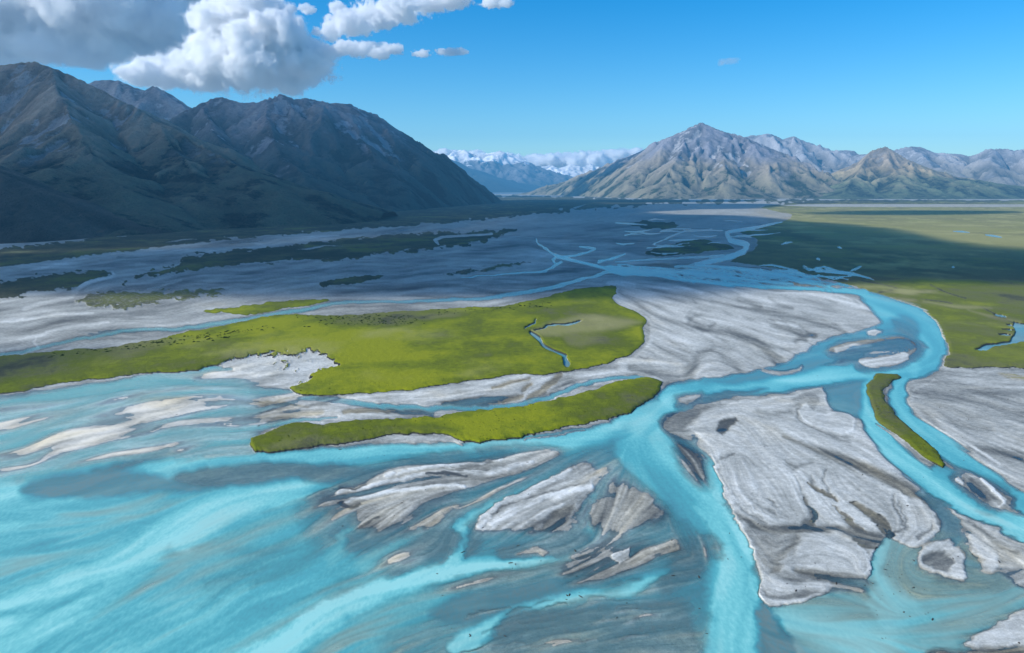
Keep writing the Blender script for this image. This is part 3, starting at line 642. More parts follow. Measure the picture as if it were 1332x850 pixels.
def lic(src, n, st=1.0):
    H, W = src.shape
    acc = src.copy(); tot = np.ones(src.shape, F32)
    X0, Y0 = np.meshgrid(np.arange(W, dtype=F32), np.arange(H, dtype=F32))
    for sgn in (1, -1):
        x, y = X0.copy(), Y0.copy(); px, py = dxf * sgn, dyf * sgn
        for k in range(n):
            xi = np.clip(np.rint(x), 0, W - 1).astype(np.int32); yi = np.clip(np.rint(y), 0, H - 1).astype(np.int32)
            vx, vy = dxf[yi, xi], dyf[yi, xi]
            fl = np.where(vx * px + vy * py < 0, -1, 1)
            px, py = vx * fl, vy * fl
            x += px * st; y += py * st
            w = 1 - (k + 1) / (n + 1)
            acc += bil(src, x, y) * w; tot += w
    a = acc / tot
    return (a - a.mean()) / a.std()


s1 = rng.random(LU.shape).astype(F32)
s2n = vnoise(LU / 7, LV / 5, 5); s3n = vnoise(LU / 16, LV / 9, 9)
st1, st2, st3 = lic(s1, 16), lic(s2n, 24, 1.8), lic(s3n, 26, 2.6)
ix = (U - gu[0]) / GS; iy = (V - gv[0]) / GS
ST1, ST2, ST3 = bil(st1, ix, iy), bil(st2, ix, iy), bil(st3, ix, iy)
fine = np.clip((V - 262) / 60, .15, 1)
el += rough * (ST1 * .10 + ST2 * .30 + ST3 * .36) * fine
bri += (ST1 * .22 + ST2 * .16 + ST3 * .13) * fine * (1 - gra * .7) * np.clip(.35 + 2.2 * rough, 0, 1.2) + np.where(el < .25, (rough - .1) * ST2 * .5, 0)
tan += np.clip(rough, 0, .4) * (ST3 * .5 + ST2 * .3)
mil += (ST2 * .05 + ST3 * .06)
# broad patchiness of the turf and the gravel
pz = fbm(GX / 60, GY / 90, 21, 5, .6); pq = fbm(GX / 14, GY / 22, 33, 4, .6)
lim += gra * (pz * .34 + pq * .14 + fbm(GX / 130, GY / 130, 55, 4) * .30 + ST3 * .05)
lim -= gra * .22 * np.clip(fbm(GX / 28, GY / 40, 58, 5, .65) - .05, 0, 1) * 2
tan += gra * np.clip(fbm(GX / 90, GY / 120, 57, 5, .6) - .1, 0, 1) * .9
bri += (pz * .18 + pq * .16) * (1 - gra)
tan += (1 - gra) * np.clip(fbm(GX / 40, GY / 55, 71, 5, .6) + .1 * ST2, 0, 1) * .7
print('layout', round(time.time() - T0, 1))
# ------------------------------------------------------------------ ground materials
def gravel_color(t, P, el, bri, tan):
    n1 = t.noise(P, .35, 6, .65); n2 = t.noise(P, .03, 5, .6); n3 = t.noise(P, 2.2, 3, .7)
    b = t.math('ADD', bri, t.math('MULTIPLY', t.math('SUBTRACT', n1, .5), 1.7))
    b = t.math('ADD', b, t.math('MULTIPLY', t.math('SUBTRACT', n2, .5), .7))
    b = t.math('ADD', b, t.math('MULTIPLY', t.math('SUBTRACT', n3, .5), 1.1))
    cr = t.n('ShaderNodeValToRGB', {0: t.math('MULTIPLY_ADD', b, .33, .44)})
    e = cr.color_ramp.elements
    e[0].position = 0; e[0].color = (.085, .095, .10, 1)
    e[1].position = 1; e[1].color = (.88, .87, .82, 1)
    for p, c in ((.22, (.16, .165, .155)), (.45, (.33, .33, .295)), (.65, (.53, .525, .475)), (.82, (.74, .73, .67))):
        x = e.new(p); x.color = c + (1,)
    c = cr.outputs[0]
    c = t.mix(t.sm(tan, .1, 1.5), c, (1.0, .84, .60), 'MULTIPLY')
    damp = t.sm(t.math('ADD', el, t.math('MULTIPLY', t.math('SUBTRACT', n2, .5), .15)), .34, .0)
    c = t.mix(t.math('MULTIPLY', damp, .48), c, (.42, .42, .40), 'MULTIPLY')
    under = t.sm(el, .03, -.16)
    vs_ = t.n('ShaderNodeVectorMath', {0: c, 3: t.math('MULTIPLY_ADD', under, 1.0, 1.0)}, operation='SCALE').outputs[0]
    c = t.mix(under, vs_, (1.0, .98, .90), 'MULTIPLY')
    spk = t.sm(t.noise(P, .55, 2, .5), .70, .76)
    c = t.mix(t.math('MULTIPLY', spk, .35), c, (.06, .06, .055))
    return c, n1, n3


def ground_mat(name, turf_on):
    m, t = new_mat(name)
    P = t.pos(); el_ = t.attr('bed'); br = t.attr('dry'); ta = t.attr('silt'); g = t.attr('turf'); li = t.attr('lush')
    c, n1, n3 = gravel_color(t, P, el_, br, ta)
    gn = t.noise(P, .22, 6, .7); gf = t.noise(P, 2.0, 3, .7); gb = t.noise(P, .02, 5, .6)
    gm = t.sm(t.math('ADD', g, t.math('MULTIPLY', t.math('SUBTRACT', gn, .5), .8)), .42, .62)
    l = t.math('ADD', li, t.math('MULTIPLY', t.math('SUBTRACT', gn, .5), .55))
    l = t.math('ADD', l, t.math('MULTIPLY', t.math('SUBTRACT', gb, .5), .6))
    l = t.math('ADD', l, t.math('MULTIPLY', t.math('SUBTRACT', gf, .5), .35))
    cr = t.n('ShaderNodeValToRGB', {0: l}); e = cr.color_ramp.elements
    e[0].position = 0; e[0].color = (.040, .048, .026, 1); e[1].position = 1; e[1].color = (.26, .275, .002, 1)
    for p, cc in ((.2, (.075, .078, .040)), (.4, (.13, .14, .035)), (.6, (.11, .135, .004)), (.8, (.175, .205, .002))):
        x = e.new(p); x.color = cc + (1,)
    gc = t.mix(t.sm(ta, .15, 1.1), cr.outputs[0], (.36, .33, .13))
    gc = t.mix(t.math('MULTIPLY', t.sm(gf, .60, .72), .45), gc, (.05, .07, .01))
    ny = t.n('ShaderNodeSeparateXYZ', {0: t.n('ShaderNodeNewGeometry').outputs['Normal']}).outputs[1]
    soil_shade = t.math('MULTIPLY', t.math('MULTIPLY', t.sm(ny, -.02, -.16), t.sm(g, .95, .6)), t.sm(g, .03, .2))  # bank soil with its shade painted in, only on slopes facing the camera
    gc = t.mix(.6, gc, t.mix(t.noise(P, .7, 5, .75), (.45, .45, .45), (1.55, 1.55, 1.5)), 'MULTIPLY')
    c = t.mix(.7, c, t.mix(t.noise(P, 1.1, 5, .8), (.6, .6, .6), (1.4, 1.4, 1.4)), 'MULTIPLY')
    c = t.mix(gm, c, gc)
    c = t.mix(t.math('MULTIPLY', soil_shade, t.sm(t.attr('cut'), .3, .7)), c, (.035, .035, .03))
    hgt = t.math('ADD', t.math('MULTIPLY', gn, gm), t.math('MULTIPLY', n1, .25))
    hgt = t.math('ADD', hgt, t.math('MULTIPLY', gf, t.math('MULTIPLY', gm, .4)))
    bmp = t.n('ShaderNodeBump', {'Strength': .55, 'Distance': 1.0, 'Height': hgt})
    rg = t.math('SUBTRACT', .92, t.math('MULTIPLY', t.sm(el_, .12, .0), .4))
    bs = t.n('ShaderNodeBsdfPrincipled', {'Base Color': c, 'Roughness': rg, 'Specular IOR Level': .25, 'Normal': bmp})
    t.n('ShaderNodeOutputMaterial', {0: bs})
    return m


def water_mat():
    m, t = new_mat('glacial_water')
    P = t.pos(); el_ = t.attr('bed'); mi = t.attr('milk'); si = t.attr('silt')
    n = t.noise(t.scaled(P, (1, 1, 1)), .03, 4, .6)
    nr = t.noise(t.scaled(P, (1.0, .45, 1)), .9, 3, .6)
    mm = t.math('ADD', mi, t.math('MULTIPLY', t.math('SUBTRACT', n, .5), .14))
    mm = t.math('ADD', mm, t.math('MULTIPLY', t.math('SUBTRACT', nr, .5), .38))  # ripple glints put into the water colour as fine noise
    cr = t.n('ShaderNodeValToRGB', {0: mm}); e = cr.color_ramp.elements
    e[0].position = 0; e[0].color = (.17, .245, .23, 1); e[1].position = 1; e[1].color = (.36, .74, .68, 1)
    for p, cc in ((.3, (.09, .29, .32)), (.6, (.11, .43, .445)), (.82, (.21, .60, .57))):
        x = e.new(p); x.color = cc + (1,)
    c = t.mix(t.math('MULTIPLY', t.sm(si, .1, 1), .6), cr.outputs[0], (.38, .56, .48))
    dp = t.n('ShaderNodeMapRange', {0: t.math('ADD', el_, t.math('MULTIPLY', t.math('SUBTRACT', n, .5), .06)), 1: .01, 2: -.80, 3: 0.0, 4: 1.0}).outputs[0]
    op = t.math('MULTIPLY', t.math('POWER', dp, 1.05), .97)
    w1 = t.noise(t.scaled(P, (1.0, .6, 1)), 1.3, 3, .65); w2 = t.noise(P, .16, 3, .6)
    bmp = t.n('ShaderNodeBump', {'Strength': .45, 'Distance': .25, 'Height': t.math('ADD', w1, t.math('MULTIPLY', w2, .8))})
    body = t.n('ShaderNodeBsdfDiffuse', {'Color': c})
    tr = t.n('ShaderNodeBsdfTransparent', {'Color': (.92, .99, 1.0, 1)})
    b = t.n('ShaderNodeMixShader', {0: op, 1: tr, 2: body})
    gl = t.n('ShaderNodeBsdfGlossy', {'Color': (1, 1, 1, 1), 'Roughness': .14, 'Normal': bmp})
    fr = t.n('ShaderNodeFresnel', {'IOR': 1.33, 'Normal': bmp})
    s = t.n('ShaderNodeMixShader', {0: t.math('MULTIPLY', fr.outputs[0], .6), 1: b, 2: gl})
    t.n('ShaderNodeOutputMaterial', {0: s})
    return m


MG = ground_mat('river_plain_ground', True)
MW = water_mat()

# heights
zg = np.where(el > 0, np.minimum(el, 1.4) * .75, el * 1.1).astype(F32)
gsm = sstep(.3, .8, gra)
cut = np.clip((V - 380) / 60, 0, 1) * np.clip(lim * 3, 0, 1)
tus = fbm(GX / 3.2, GY / 3.2, 61, 3, .6)
zg += lift * (.3 + .6 * cut) + sstep(.93, 1.0, gra) * .16 * np.clip((V - 400) / 60, 0, 1) * tus
zg += (1 - gsm) * np.where(el > 0, .18 * fbm(GX / 8, GY / 8, 62, 3), 0) * np.clip((V - 300) / 100, 0, 1)
co = np.stack([GX, GY, zg], -1).reshape(-1, 3)
ii = np.arange(NV * NU, dtype=np.int32).reshape(NV, NU)
faces = np.stack([ii[:-1, :-1], ii[1:, :-1], ii[1:, 1:], ii[:-1, 1:]], -1)
faces = faces[:, :, ::1].reshape(-1, 4)
fid = ident[:-1, :-1].ravel().copy()
felo = np.minimum.reduce([el[:-1, :-1], el[1:, :-1], el[1:, 1:], el[:-1, 1:]]).ravel()
fehi = np.maximum.reduce([el[:-1, :-1], el[1:, :-1], el[1:, 1:], el[:-1, 1:]]).ravel()


def biggest(mask):
    i_, j_ = np.nonzero(mask)
    if len(i_) == 0:
        return mask
    a0, a1, b0, b1 = i_.min(), i_.max() + 1, j_.min(), j_.max() + 1
    m_ = mask[a0:a1, b0:b1]; L_ = np.where(m_, np.arange(1, m_.size + 1).reshape(m_.shape), 0)
    for _ in range(4000):
        N_ = L_.copy()
        N_[1:] = np.maximum(N_[1:], L_[:-1]); N_[:-1] = np.maximum(N_[:-1], L_[1:])
        N_[:, 1:] = np.maximum(N_[:, 1:], N_[:, :-1]); N_[:, :-1] = np.maximum(N_[:, :-1], N_[:, 1:])
        N_ = np.where(m_, N_, 0)
        # pointer jump: take the label of the labelled cell
        N_ = np.where(N_ > 0, N_.ravel()[np.maximum(N_, 1) - 1], 0)
        if (N_ == L_).all():
            break
        L_ = N_
    v_, c_ = np.unique(L_[L_ > 0], return_counts=True)
    out = np.zeros_like(mask); out[a0:a1, b0:b1] = L_ == v_[c_.argmax()]
    return out


fgra = gra[:-1, :-1].ravel()
fid[(fid > 0) & (fid < 100) & (fgra < .25)] = 0
fid[(fid >= 100) & (fehi < 0)] = 0
fid2 = fid.reshape(NV - 1, NU - 1)
for k in list(BARS) + list(GRASS_POLYS):
    m_ = fid2 == k
    fid2[m_ & ~biggest(m_)] = 0
fid = fid2.ravel()
fu = U[:-1, :-1].ravel(); fv = V[:-1, :-1].ravel()
AT = dict(bed=el.ravel(), dry=bri.ravel(), silt=tan.ravel(), turf=gra.ravel(), lush=lim.ravel(), cut=cut.ravel())
tag(submesh('river_plain_ground', fid == 0, co, faces, MG, AT), 'bare grey gravel and silt of the braided river plain', kind='structure')
for k, (nm, lb) in list(GRASS_POLYS.items()) + list(BARS.items()):
    if (fid == k).sum() < 8:
        print('lost', k, nm, lb); continue
    o = submesh(nm, fid == k, co, faces, MG, AT)
    grp = {'gravel_bar': 'gravel bars of the river delta', 'grass_flat': 'turf flats on the upper gravel plain', 'grass_island': 'grass islands in the delta'}.get(nm)
    tag(o, lb, nm.replace('_', ' '), grp, 'structure' if nm == 'grass_plain' else None)
wz = np.zeros(NV * NU, F32)
cow = np.stack([GX.ravel(), GY.ravel(), wz], -1)
AW = dict(bed=el.ravel(), milk=mil.ravel(), silt=tan.ravel())
wet = felo < .03
pond = wet & (fid == 0) & (((fu > 1255) & (fv > 395) & (fv < 462)) | ((fu > 1060) & (fv < 356) & (fv > 290)) | ((fu > 1010) & (fu < 1070) & (fv < 339) & (fv > 312)) | ((fu > 1150) & (fv < 380)))
crk = wet & (fu > 675) & (fu < 765) & (fv > 411) & (fv < 480)
lake = wet & ((fv > 770) | (fu < 560) & (fv > 600) | (fu < 760) & (fv > 700)) & ~pond
tag(submesh('lake', lake, cow, faces, MW, AW), 'milky turquoise lake shallows at the river mouth', kind='structure')
tag(submesh('river', wet & ~lake & ~pond & ~crk, cow, faces, MW, AW), 'braided turquoise river channels', kind='structure')
tag(submesh('creek', crk, cow, faces, MW, AW), 'narrow blue creek winding through the biggest grass island', kind='structure')
tag(submesh('pond', pond, cow, faces, MW, AW), 'blue ponds on the right grass plain', kind='structure')

# wide land under everything, out to the horizon and behind the camera
gx = np.concatenate([np.linspace(-90000, -8000, 24), np.linspace(-7000, 7000, 60), np.linspace(8000, 90000, 24)])
gy = np.concatenate([np.linspace(-20000, -500, 14), np.linspace(0, 9000, 40), np.linspace(10000, 120000, 30)])
X2, Y2 = np.meshgrid(gx, gy)
i2 = np.arange(X2.size, dtype=np.int32).reshape(X2.shape)
f2 = np.stack([i2[:-1, :-1], i2[:-1, 1:], i2[1:, 1:], i2[1:, :-1]], -1).reshape(-1, 4)
z0 = np.zeros(X2.size, F32)
tag(mesh_obj('land', np.stack([X2.ravel(), Y2.ravel(), z0 - 2.2], -1), f2, MG,
    attrs=dict(bed=z0 + .4, dry=z0, silt=z0 + .3, turf=z0 + .5, lush=z0 + .2, cut=z0)), 'flat valley land reaching the horizon', kind='structure')
print('ground', round(time.time() - T0, 1))
# ------------------------------------------------------------------ mountains
def gullies(X, Y, gx, gy, freq, oc=5, amp=1.0, seed=0):
    out = np.zeros(X.shape, F32); gxx, gyy = gx.copy(), gy.copy(); crease = np.zeros(X.shape, F32)
    a = amp
    for o in range(oc):
        px = X * freq + 7.3 * o; py = Y * freq + 3.1 * o
        cx = np.floor(px); cy = np.floor(py)
        L_ = np.sqrt(gxx ** 2 + gyy ** 2) + 1e-4
        dx, dy = -gyy / L_, gxx / L_
        s = np.zeros(X.shape, F32); c = np.zeros(X.shape, F32); wt = np.zeros(X.shape, F32)
        for i in (-1, 0, 1):
            for j in (-1, 0, 1):
                jx = cx + i + .5 + (_hash(cx + i, cy + j, seed + o) - .5) * .9
                jy = cy + j + .5 + (_hash(cx + i, cy + j, seed + o + 50) - .5) * .9
                vx = px - jx; vy = py - jy
                w = np.exp(-2.2 * (vx * vx + vy * vy)).astype(F32)
                ph = ((vx * dx + vy * dy) * 2 * np.pi).astype(F32)
                c += w * np.cos(ph); s += w * np.sin(ph); wt += w
        c /= wt; s /= wt
        n = np.sqrt(c * c + s * s) + .15
        c /= n; s /= n
        k = np.clip(L_ * 2.2, 0, 1)
        ct = np.arcsin(np.clip(c, -1, 1)) * (2 / np.pi)
        out += a * ct * k
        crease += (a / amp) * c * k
        slope = -s * a * freq * 2 * np.pi * k
        gxx = gxx + slope * dx * .8; gyy = gyy + slope * dy * .8
        a *= .52; freq *= 1.95
    return out, crease


def mountain_mat(name, low, mid, high, scree, snow=None, veg=None, lo=100, hi=900, scree_k=.8, bare=.5):
    m, t = new_mat(name)
    P = t.pos(); N = t.n('ShaderNodeNewGeometry').outputs['Normal']
    z = t.n('ShaderNodeSeparateXYZ', {0: P}).outputs[2]; nz = t.n('ShaderNodeSeparateXYZ', {0: N}).outputs[2]
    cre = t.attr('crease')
    n1 = t.noise(P, .0016, 6, .62); n2 = t.noise(P, .008, 6, .7); n3 = t.noise(P, .045, 4, .7)
    zz = t.math('ADD', z, t.math('MULTIPLY', t.math('SUBTRACT', n1, .5), (hi - lo) * 1.1))
    h = t.sm(zz, lo, hi)
    c = t.mix(t.sm(h, 0, .5), low, mid); c = t.mix(t.sm(h, .45, 1), c, high)
    if veg:
        vm = t.math('MULTIPLY', t.sm(t.math('ADD', n2, t.math('MULTIPLY', cre, -.12)), .50, .60), t.sm(h, .55, .2))
        c = t.mix(vm, c, veg)
    c = t.mix(t.math('MULTIPLY', t.sm(n3, .35, .75), .5), c, tuple(x * .45 for x in mid))
    sm = t.sm(t.math('ADD', t.math('MULTIPLY', cre, -.22), t.math('ADD', n2, t.math('MULTIPLY', n1, .6))), .92, 1.06)
    sm = t.math('MULTIPLY', sm, t.sm(h, .2, .6))
    c = t.mix(t.math('MULTIPLY', sm, scree_k), c, scree)
    if snow:
        sn, cov = snow
        s1_ = t.sm(t.math('ADD', zz, t.math('ADD', t.math('MULTIPLY', n2, 500.0), t.math('MULTIPLY', cre, -90.0))), sn, sn + 120)
        c = t.mix(t.math('MULTIPLY', s1_, cov), c, (.80, .83, .88))
    c = t.mix(.7, c, t.mix(t.noise(P, .09, 4, .75), (.3, .3, .3), (1.7, 1.7, 1.7)), 'MULTIPLY')
    c = t.mix(t.sm(cre, -1.4, 1.4), t.mix(.55, c, (.0, .0, .0)), t.mix(1.0, c, (1.35, 1.3, 1.25), 'MULTIPLY'))  # relief shading painted in: gullies darkened, crests lightened
    bmp = t.n('ShaderNodeBump', {'Strength': .8, 'Distance': 14.0, 'Height': t.math('ADD', n3, t.math('MULTIPLY', n2, 1.5))})
    bs = t.n('ShaderNodeBsdfPrincipled', {'Base Color': c, 'Roughness': .95, 'Specular IOR Level': .1, 'Normal': bmp})
    t.n('ShaderNodeOutputMaterial', {0: bs})
    return m


def mountain(name, label, ridges, mat, step, foot=None, power=1.1, amp=60, freq=1 / 520, oc=5, seed=1, pad=500, toe=.6, lobes=.12, bounds=None, footz=0, sky_fix=True):
    """ridges: lists of (u, v, distance, half width); the crest follows the traced image pixels."""
    R3 = []
    for r in ridges:
        q = catmull(np.array([(u, v, Y, W) for u, v, Y, W in r], float), False, 12)
        R3.append(np.array([at(u, v, Y) + (W,) for u, v, Y, W in q]))
    al = np.concatenate(R3); Wm = al[:, 3].max()
    x0, x1 = al[:, 0].min() - Wm, al[:, 0].max() + Wm; y0, y1 = al[:, 1].min() - Wm, al[:, 1].max() + Wm * .6
    if bounds:
        x0, x1, y0, y1 = max(x0, bounds[0]), min(x1, bounds[1]), max(y0, bounds[2]), min(y1, bounds[3])
    X, Y = np.meshgrid(np.arange(x0, x1, step), np.arange(y0, y1, step))
    wx = X + fbm(X / 700, Y / 700, seed, 4) * 160; wy = Y + fbm(X / 700, Y / 700, seed + 9, 4) * 160
    nearridge = None
    H = np.full(X.shape, -1e3)
    D = np.full(X.shape, 1e9)
    for r in R3:
        for a, b in zip(r[:-1], r[1:]):
            ex, ey = b[0] - a[0], b[1] - a[1]; l2 = ex * ex + ey * ey + 1e-6
            t0 = np.clip(((X - a[0]) * ex + (Y - a[1]) * ey) / l2, 0, 1)
            d0 = np.hypot(X - a[0] - t0 * ex, Y - a[1] - t0 * ey)
            t1 = np.clip(((wx - a[0]) * ex + (wy - a[1]) * ey) / l2, 0, 1)
            d1 = np.hypot(wx - a[0] - t1 * ex, wy - a[1] - t1 * ey)
            mm = sstep(0, 350, d0); t_ = t0 * (1 - mm) + t1 * mm; d = d0 * (1 - mm) + d1 * mm
            W = a[3] + (b[3] - a[3]) * t_; h = a[2] + (b[2] - a[2]) * t_
            q = np.clip(1 - d / W, -.3, 1)
            hh = h * np.sign(q) * np.abs(q) ** power
            H = np.maximum(H, hh); np.minimum(D, d0, out=D)
    sc = np.clip(H / 300, 0, 1)
    H = H + fbm(X / 900, Y / 900, seed + 3, 3) * 60 * sc * sstep(60, 500, D) * lobes * 8
    gy_, gx_ = np.gradient(H, step)
    g, cre = gullies(X, Y, gx_.astype(F32), gy_.astype(F32), freq, oc, amp, seed)
    damp_ = .3 + .7 * sstep(0, 300, D)
    H = H + (g - amp * .25) * damp_ * np.clip(H / 220, 0, 1)
    # bring the crest back to the height traced in image pixels
    M0 = R3[0]; nx = np.zeros(X.shape); ny = np.zeros(X.shape); nh = np.zeros(X.shape); DM = np.full(X.shape, 1e9)
    for a, b in zip(M0[:-1], M0[1:]):
        ex, ey = b[0] - a[0], b[1] - a[1]; l2 = ex * ex + ey * ey + 1e-6
        t0 = np.clip(((X - a[0]) * ex + (Y - a[1]) * ey) / l2, 0, 1)
        qx, qy = a[0] + t0 * ex, a[1] + t0 * ey; d0 = np.hypot(X - qx, Y - qy); up = d0 < DM
        DM = np.where(up, d0, DM); nx = np.where(up, qx, nx); ny = np.where(up, qy, ny); nh = np.where(up, a[2] + t0 * (b[2] - a[2]), nh)
    Hb = H.astype(F32)
    for _ in range(3):
        Hb = (Hb + np.roll(Hb, 2, 0) + np.roll(Hb, -2, 0) + np.roll(Hb, 2, 1) + np.roll(Hb, -2, 1)) / 5
    act = bil(np.maximum(Hb, H * .5 + Hb * .5), (nx - x0) / step, (ny - y0) / step)
    H = H + np.clip(nh - act, -400, 500) * np.exp(-(DM / (.30 * M0[:, 3].max())) ** 2)
    ry = fbm(X / 120, Y / 120, seed + 5, 5, .6)
    H += ry * 26 * (.3 + .7 * damp_) * np.clip(H / 250, 0, 1) + (np.abs(fbm(X / 60, Y / 60, seed + 6, 4)) * -10 + 2) * np.clip(H / 300, 0, 1) * (1.4 - damp_)
    if foot is not None:
        fx, fy = ground(np.array(foot)[:, 0], np.array(foot)[:, 1])
        dd = np.full(X.shape, 1e9); side = np.zeros(X.shape)
        for k in range(len(fx) - 1):
            ex, ey = fx[k + 1] - fx[k], fy[k + 1] - fy[k]
            t_ = np.clip(((X - fx[k]) * ex + (Y - fy[k]) * ey) / (ex * ex + ey * ey), 0, 1)
            qx, qy = X - fx[k] - t_ * ex, Y - fy[k] - t_ * ey
            d = np.hypot(qx, qy); up = d < dd - 1e-9
            sgn = np.sign(ex * qy - ey * qx)
            side = np.where(up, sgn, side); dd = np.where(up, d, dd)
        s = dd * side + fbm(X / 160, Y / 160, seed + 8, 4) * 45
        lim_ = s * toe
        kk = 60.0
        H = -kk * np.log(np.exp(-np.clip(H, -400, 4000) / kk) + np.exp(-np.clip(lim_, -400, 4000) / kk)) 
    H = np.maximum(H, -30)
    co_ = np.stack([X, Y, H + footz], -1).reshape(-1, 3)
    n_, m_ = X.shape
    i_ = np.arange(n_ * m_, dtype=np.int32).reshape(n_, m_)
    f_ = np.stack([i_[:-1, :-1], i_[:-1, 1:], i_[1:, 1:], i_[1:, :-1]], -1).reshape(-1, 4)
    hi_ = H.ravel()[f_].max(1) > -6
    o = submesh(name, hi_, co_, f_, mat, dict(crease=cre.ravel()))
    tag(o, label, 'mountain', None, 'structure')
    print(name, X.shape, round(float(H.max())), round(time.time() - T0, 1))
    return o


BROWN = mountain_mat('tussock_mountain', (.09, .10, .065), (.25, .20, .145), (.36, .29, .24), (.75, .76, .80), veg=(.014, .026, .022), lo=40, hi=620, scree_k=.5)
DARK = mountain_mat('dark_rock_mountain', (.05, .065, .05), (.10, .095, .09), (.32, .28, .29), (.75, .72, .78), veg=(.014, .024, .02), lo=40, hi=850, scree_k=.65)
SUNNY = mountain_mat('sunlit_mountain', (.19, .18, .125), (.27, .24, .19), (.22, .23, .28), (.70, .71, .74), snow=(1300, .85), veg=(.045, .07, .03), lo=60, hi=800, scree_k=.8)
HILL = mountain_mat('tawny_hill', (.10, .14, .08), (.36, .30, .19), (.34, .29, .23), (.5, .5, .5), veg=(.04, .065, .045), lo=40, hi=620, scree_k=.5)
GREY = mountain_mat('grey_range', (.22, .21, .17), (.28, .27, .26), (.34, .35, .38), (.62, .63, .66), snow=(1650, .75), lo=60, hi=900, scree_k=.7)
SNOWY = mountain_mat('snowy_range', (.05, .06, .05), (.11, .11, .12), (.16, .17, .19), (.35, .36, .38), snow=(1380, .97), lo=60, hi=1000, scree_k=.5)
SNOWIER = mountain_mat('snow_covered_range', (.08, .09, .10), (.14, .15, .17), (.2, .2, .22), (.5, .5, .55), snow=(800, .95), lo=60, hi=1000, scree_k=.5)
BLUE = mountain_mat('shaded_slope', (.02, .03, .03), (.035, .045, .045), (.05, .055, .06), (.1, .1, .11), lo=60, hi=1000, scree_k=.4)  # the slope's shade is put into these very dark colours

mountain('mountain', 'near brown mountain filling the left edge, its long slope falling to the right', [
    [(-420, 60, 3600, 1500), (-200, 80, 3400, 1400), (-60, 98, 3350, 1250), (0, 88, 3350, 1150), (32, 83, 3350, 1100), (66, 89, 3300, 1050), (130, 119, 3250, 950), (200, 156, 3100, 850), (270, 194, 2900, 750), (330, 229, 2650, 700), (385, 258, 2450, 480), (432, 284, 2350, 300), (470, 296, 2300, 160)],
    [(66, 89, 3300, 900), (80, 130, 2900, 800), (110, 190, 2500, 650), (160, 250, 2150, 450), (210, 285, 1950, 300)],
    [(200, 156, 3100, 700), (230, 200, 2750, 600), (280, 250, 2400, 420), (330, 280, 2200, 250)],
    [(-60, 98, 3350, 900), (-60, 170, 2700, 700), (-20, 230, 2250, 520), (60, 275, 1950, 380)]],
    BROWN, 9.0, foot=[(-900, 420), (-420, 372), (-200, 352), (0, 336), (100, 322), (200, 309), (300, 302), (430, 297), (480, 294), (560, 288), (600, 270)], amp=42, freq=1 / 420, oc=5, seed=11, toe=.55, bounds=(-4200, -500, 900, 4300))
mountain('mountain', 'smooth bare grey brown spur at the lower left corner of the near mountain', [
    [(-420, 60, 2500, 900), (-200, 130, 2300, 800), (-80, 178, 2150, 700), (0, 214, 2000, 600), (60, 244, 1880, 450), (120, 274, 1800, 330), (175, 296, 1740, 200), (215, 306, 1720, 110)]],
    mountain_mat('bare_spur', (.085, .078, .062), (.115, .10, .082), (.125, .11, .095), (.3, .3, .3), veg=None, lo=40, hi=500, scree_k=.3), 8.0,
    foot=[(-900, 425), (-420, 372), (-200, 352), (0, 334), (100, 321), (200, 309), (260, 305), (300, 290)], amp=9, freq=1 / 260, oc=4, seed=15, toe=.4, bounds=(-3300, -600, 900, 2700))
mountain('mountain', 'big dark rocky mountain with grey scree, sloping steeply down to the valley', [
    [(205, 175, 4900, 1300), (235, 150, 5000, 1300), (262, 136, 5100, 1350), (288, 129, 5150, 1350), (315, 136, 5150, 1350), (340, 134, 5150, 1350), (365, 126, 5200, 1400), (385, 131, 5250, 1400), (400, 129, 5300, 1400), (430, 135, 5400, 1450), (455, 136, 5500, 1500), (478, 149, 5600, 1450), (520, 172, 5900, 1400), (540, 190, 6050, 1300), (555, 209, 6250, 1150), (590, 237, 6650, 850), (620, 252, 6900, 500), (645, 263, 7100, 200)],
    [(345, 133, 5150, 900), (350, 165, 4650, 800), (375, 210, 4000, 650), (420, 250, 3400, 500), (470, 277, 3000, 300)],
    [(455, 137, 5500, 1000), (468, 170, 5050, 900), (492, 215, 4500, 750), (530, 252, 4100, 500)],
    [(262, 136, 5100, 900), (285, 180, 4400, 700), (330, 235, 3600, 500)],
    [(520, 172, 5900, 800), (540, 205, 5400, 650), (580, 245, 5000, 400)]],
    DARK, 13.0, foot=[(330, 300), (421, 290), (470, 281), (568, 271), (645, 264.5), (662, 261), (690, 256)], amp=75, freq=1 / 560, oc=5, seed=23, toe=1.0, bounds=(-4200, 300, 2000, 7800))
mountain('mountain', 'pale double topped ridge peeking out between the two dark left mountains', [
    [(90, 118, 6300, 1500), (130, 107, 6300, 1500), (156, 107, 6300, 1500), (172, 114, 6300, 1500), (188, 120, 6350, 1500), (199, 115, 6350, 1500), (222, 125, 6400, 1500), (242, 138, 6400, 1500), (300, 160, 6500, 1500)]],
    DARK, 18.0, amp=60, freq=1 / 620, seed=31, bounds=(-6500, -1500, 5000, 7500))
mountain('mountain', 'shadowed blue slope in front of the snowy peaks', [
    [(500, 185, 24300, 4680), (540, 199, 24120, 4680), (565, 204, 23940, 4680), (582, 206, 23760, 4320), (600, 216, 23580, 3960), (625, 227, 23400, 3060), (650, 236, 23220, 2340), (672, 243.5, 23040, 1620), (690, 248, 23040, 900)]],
    BLUE, 60.0, amp=110, freq=1 / 2000, seed=37, toe=.8)
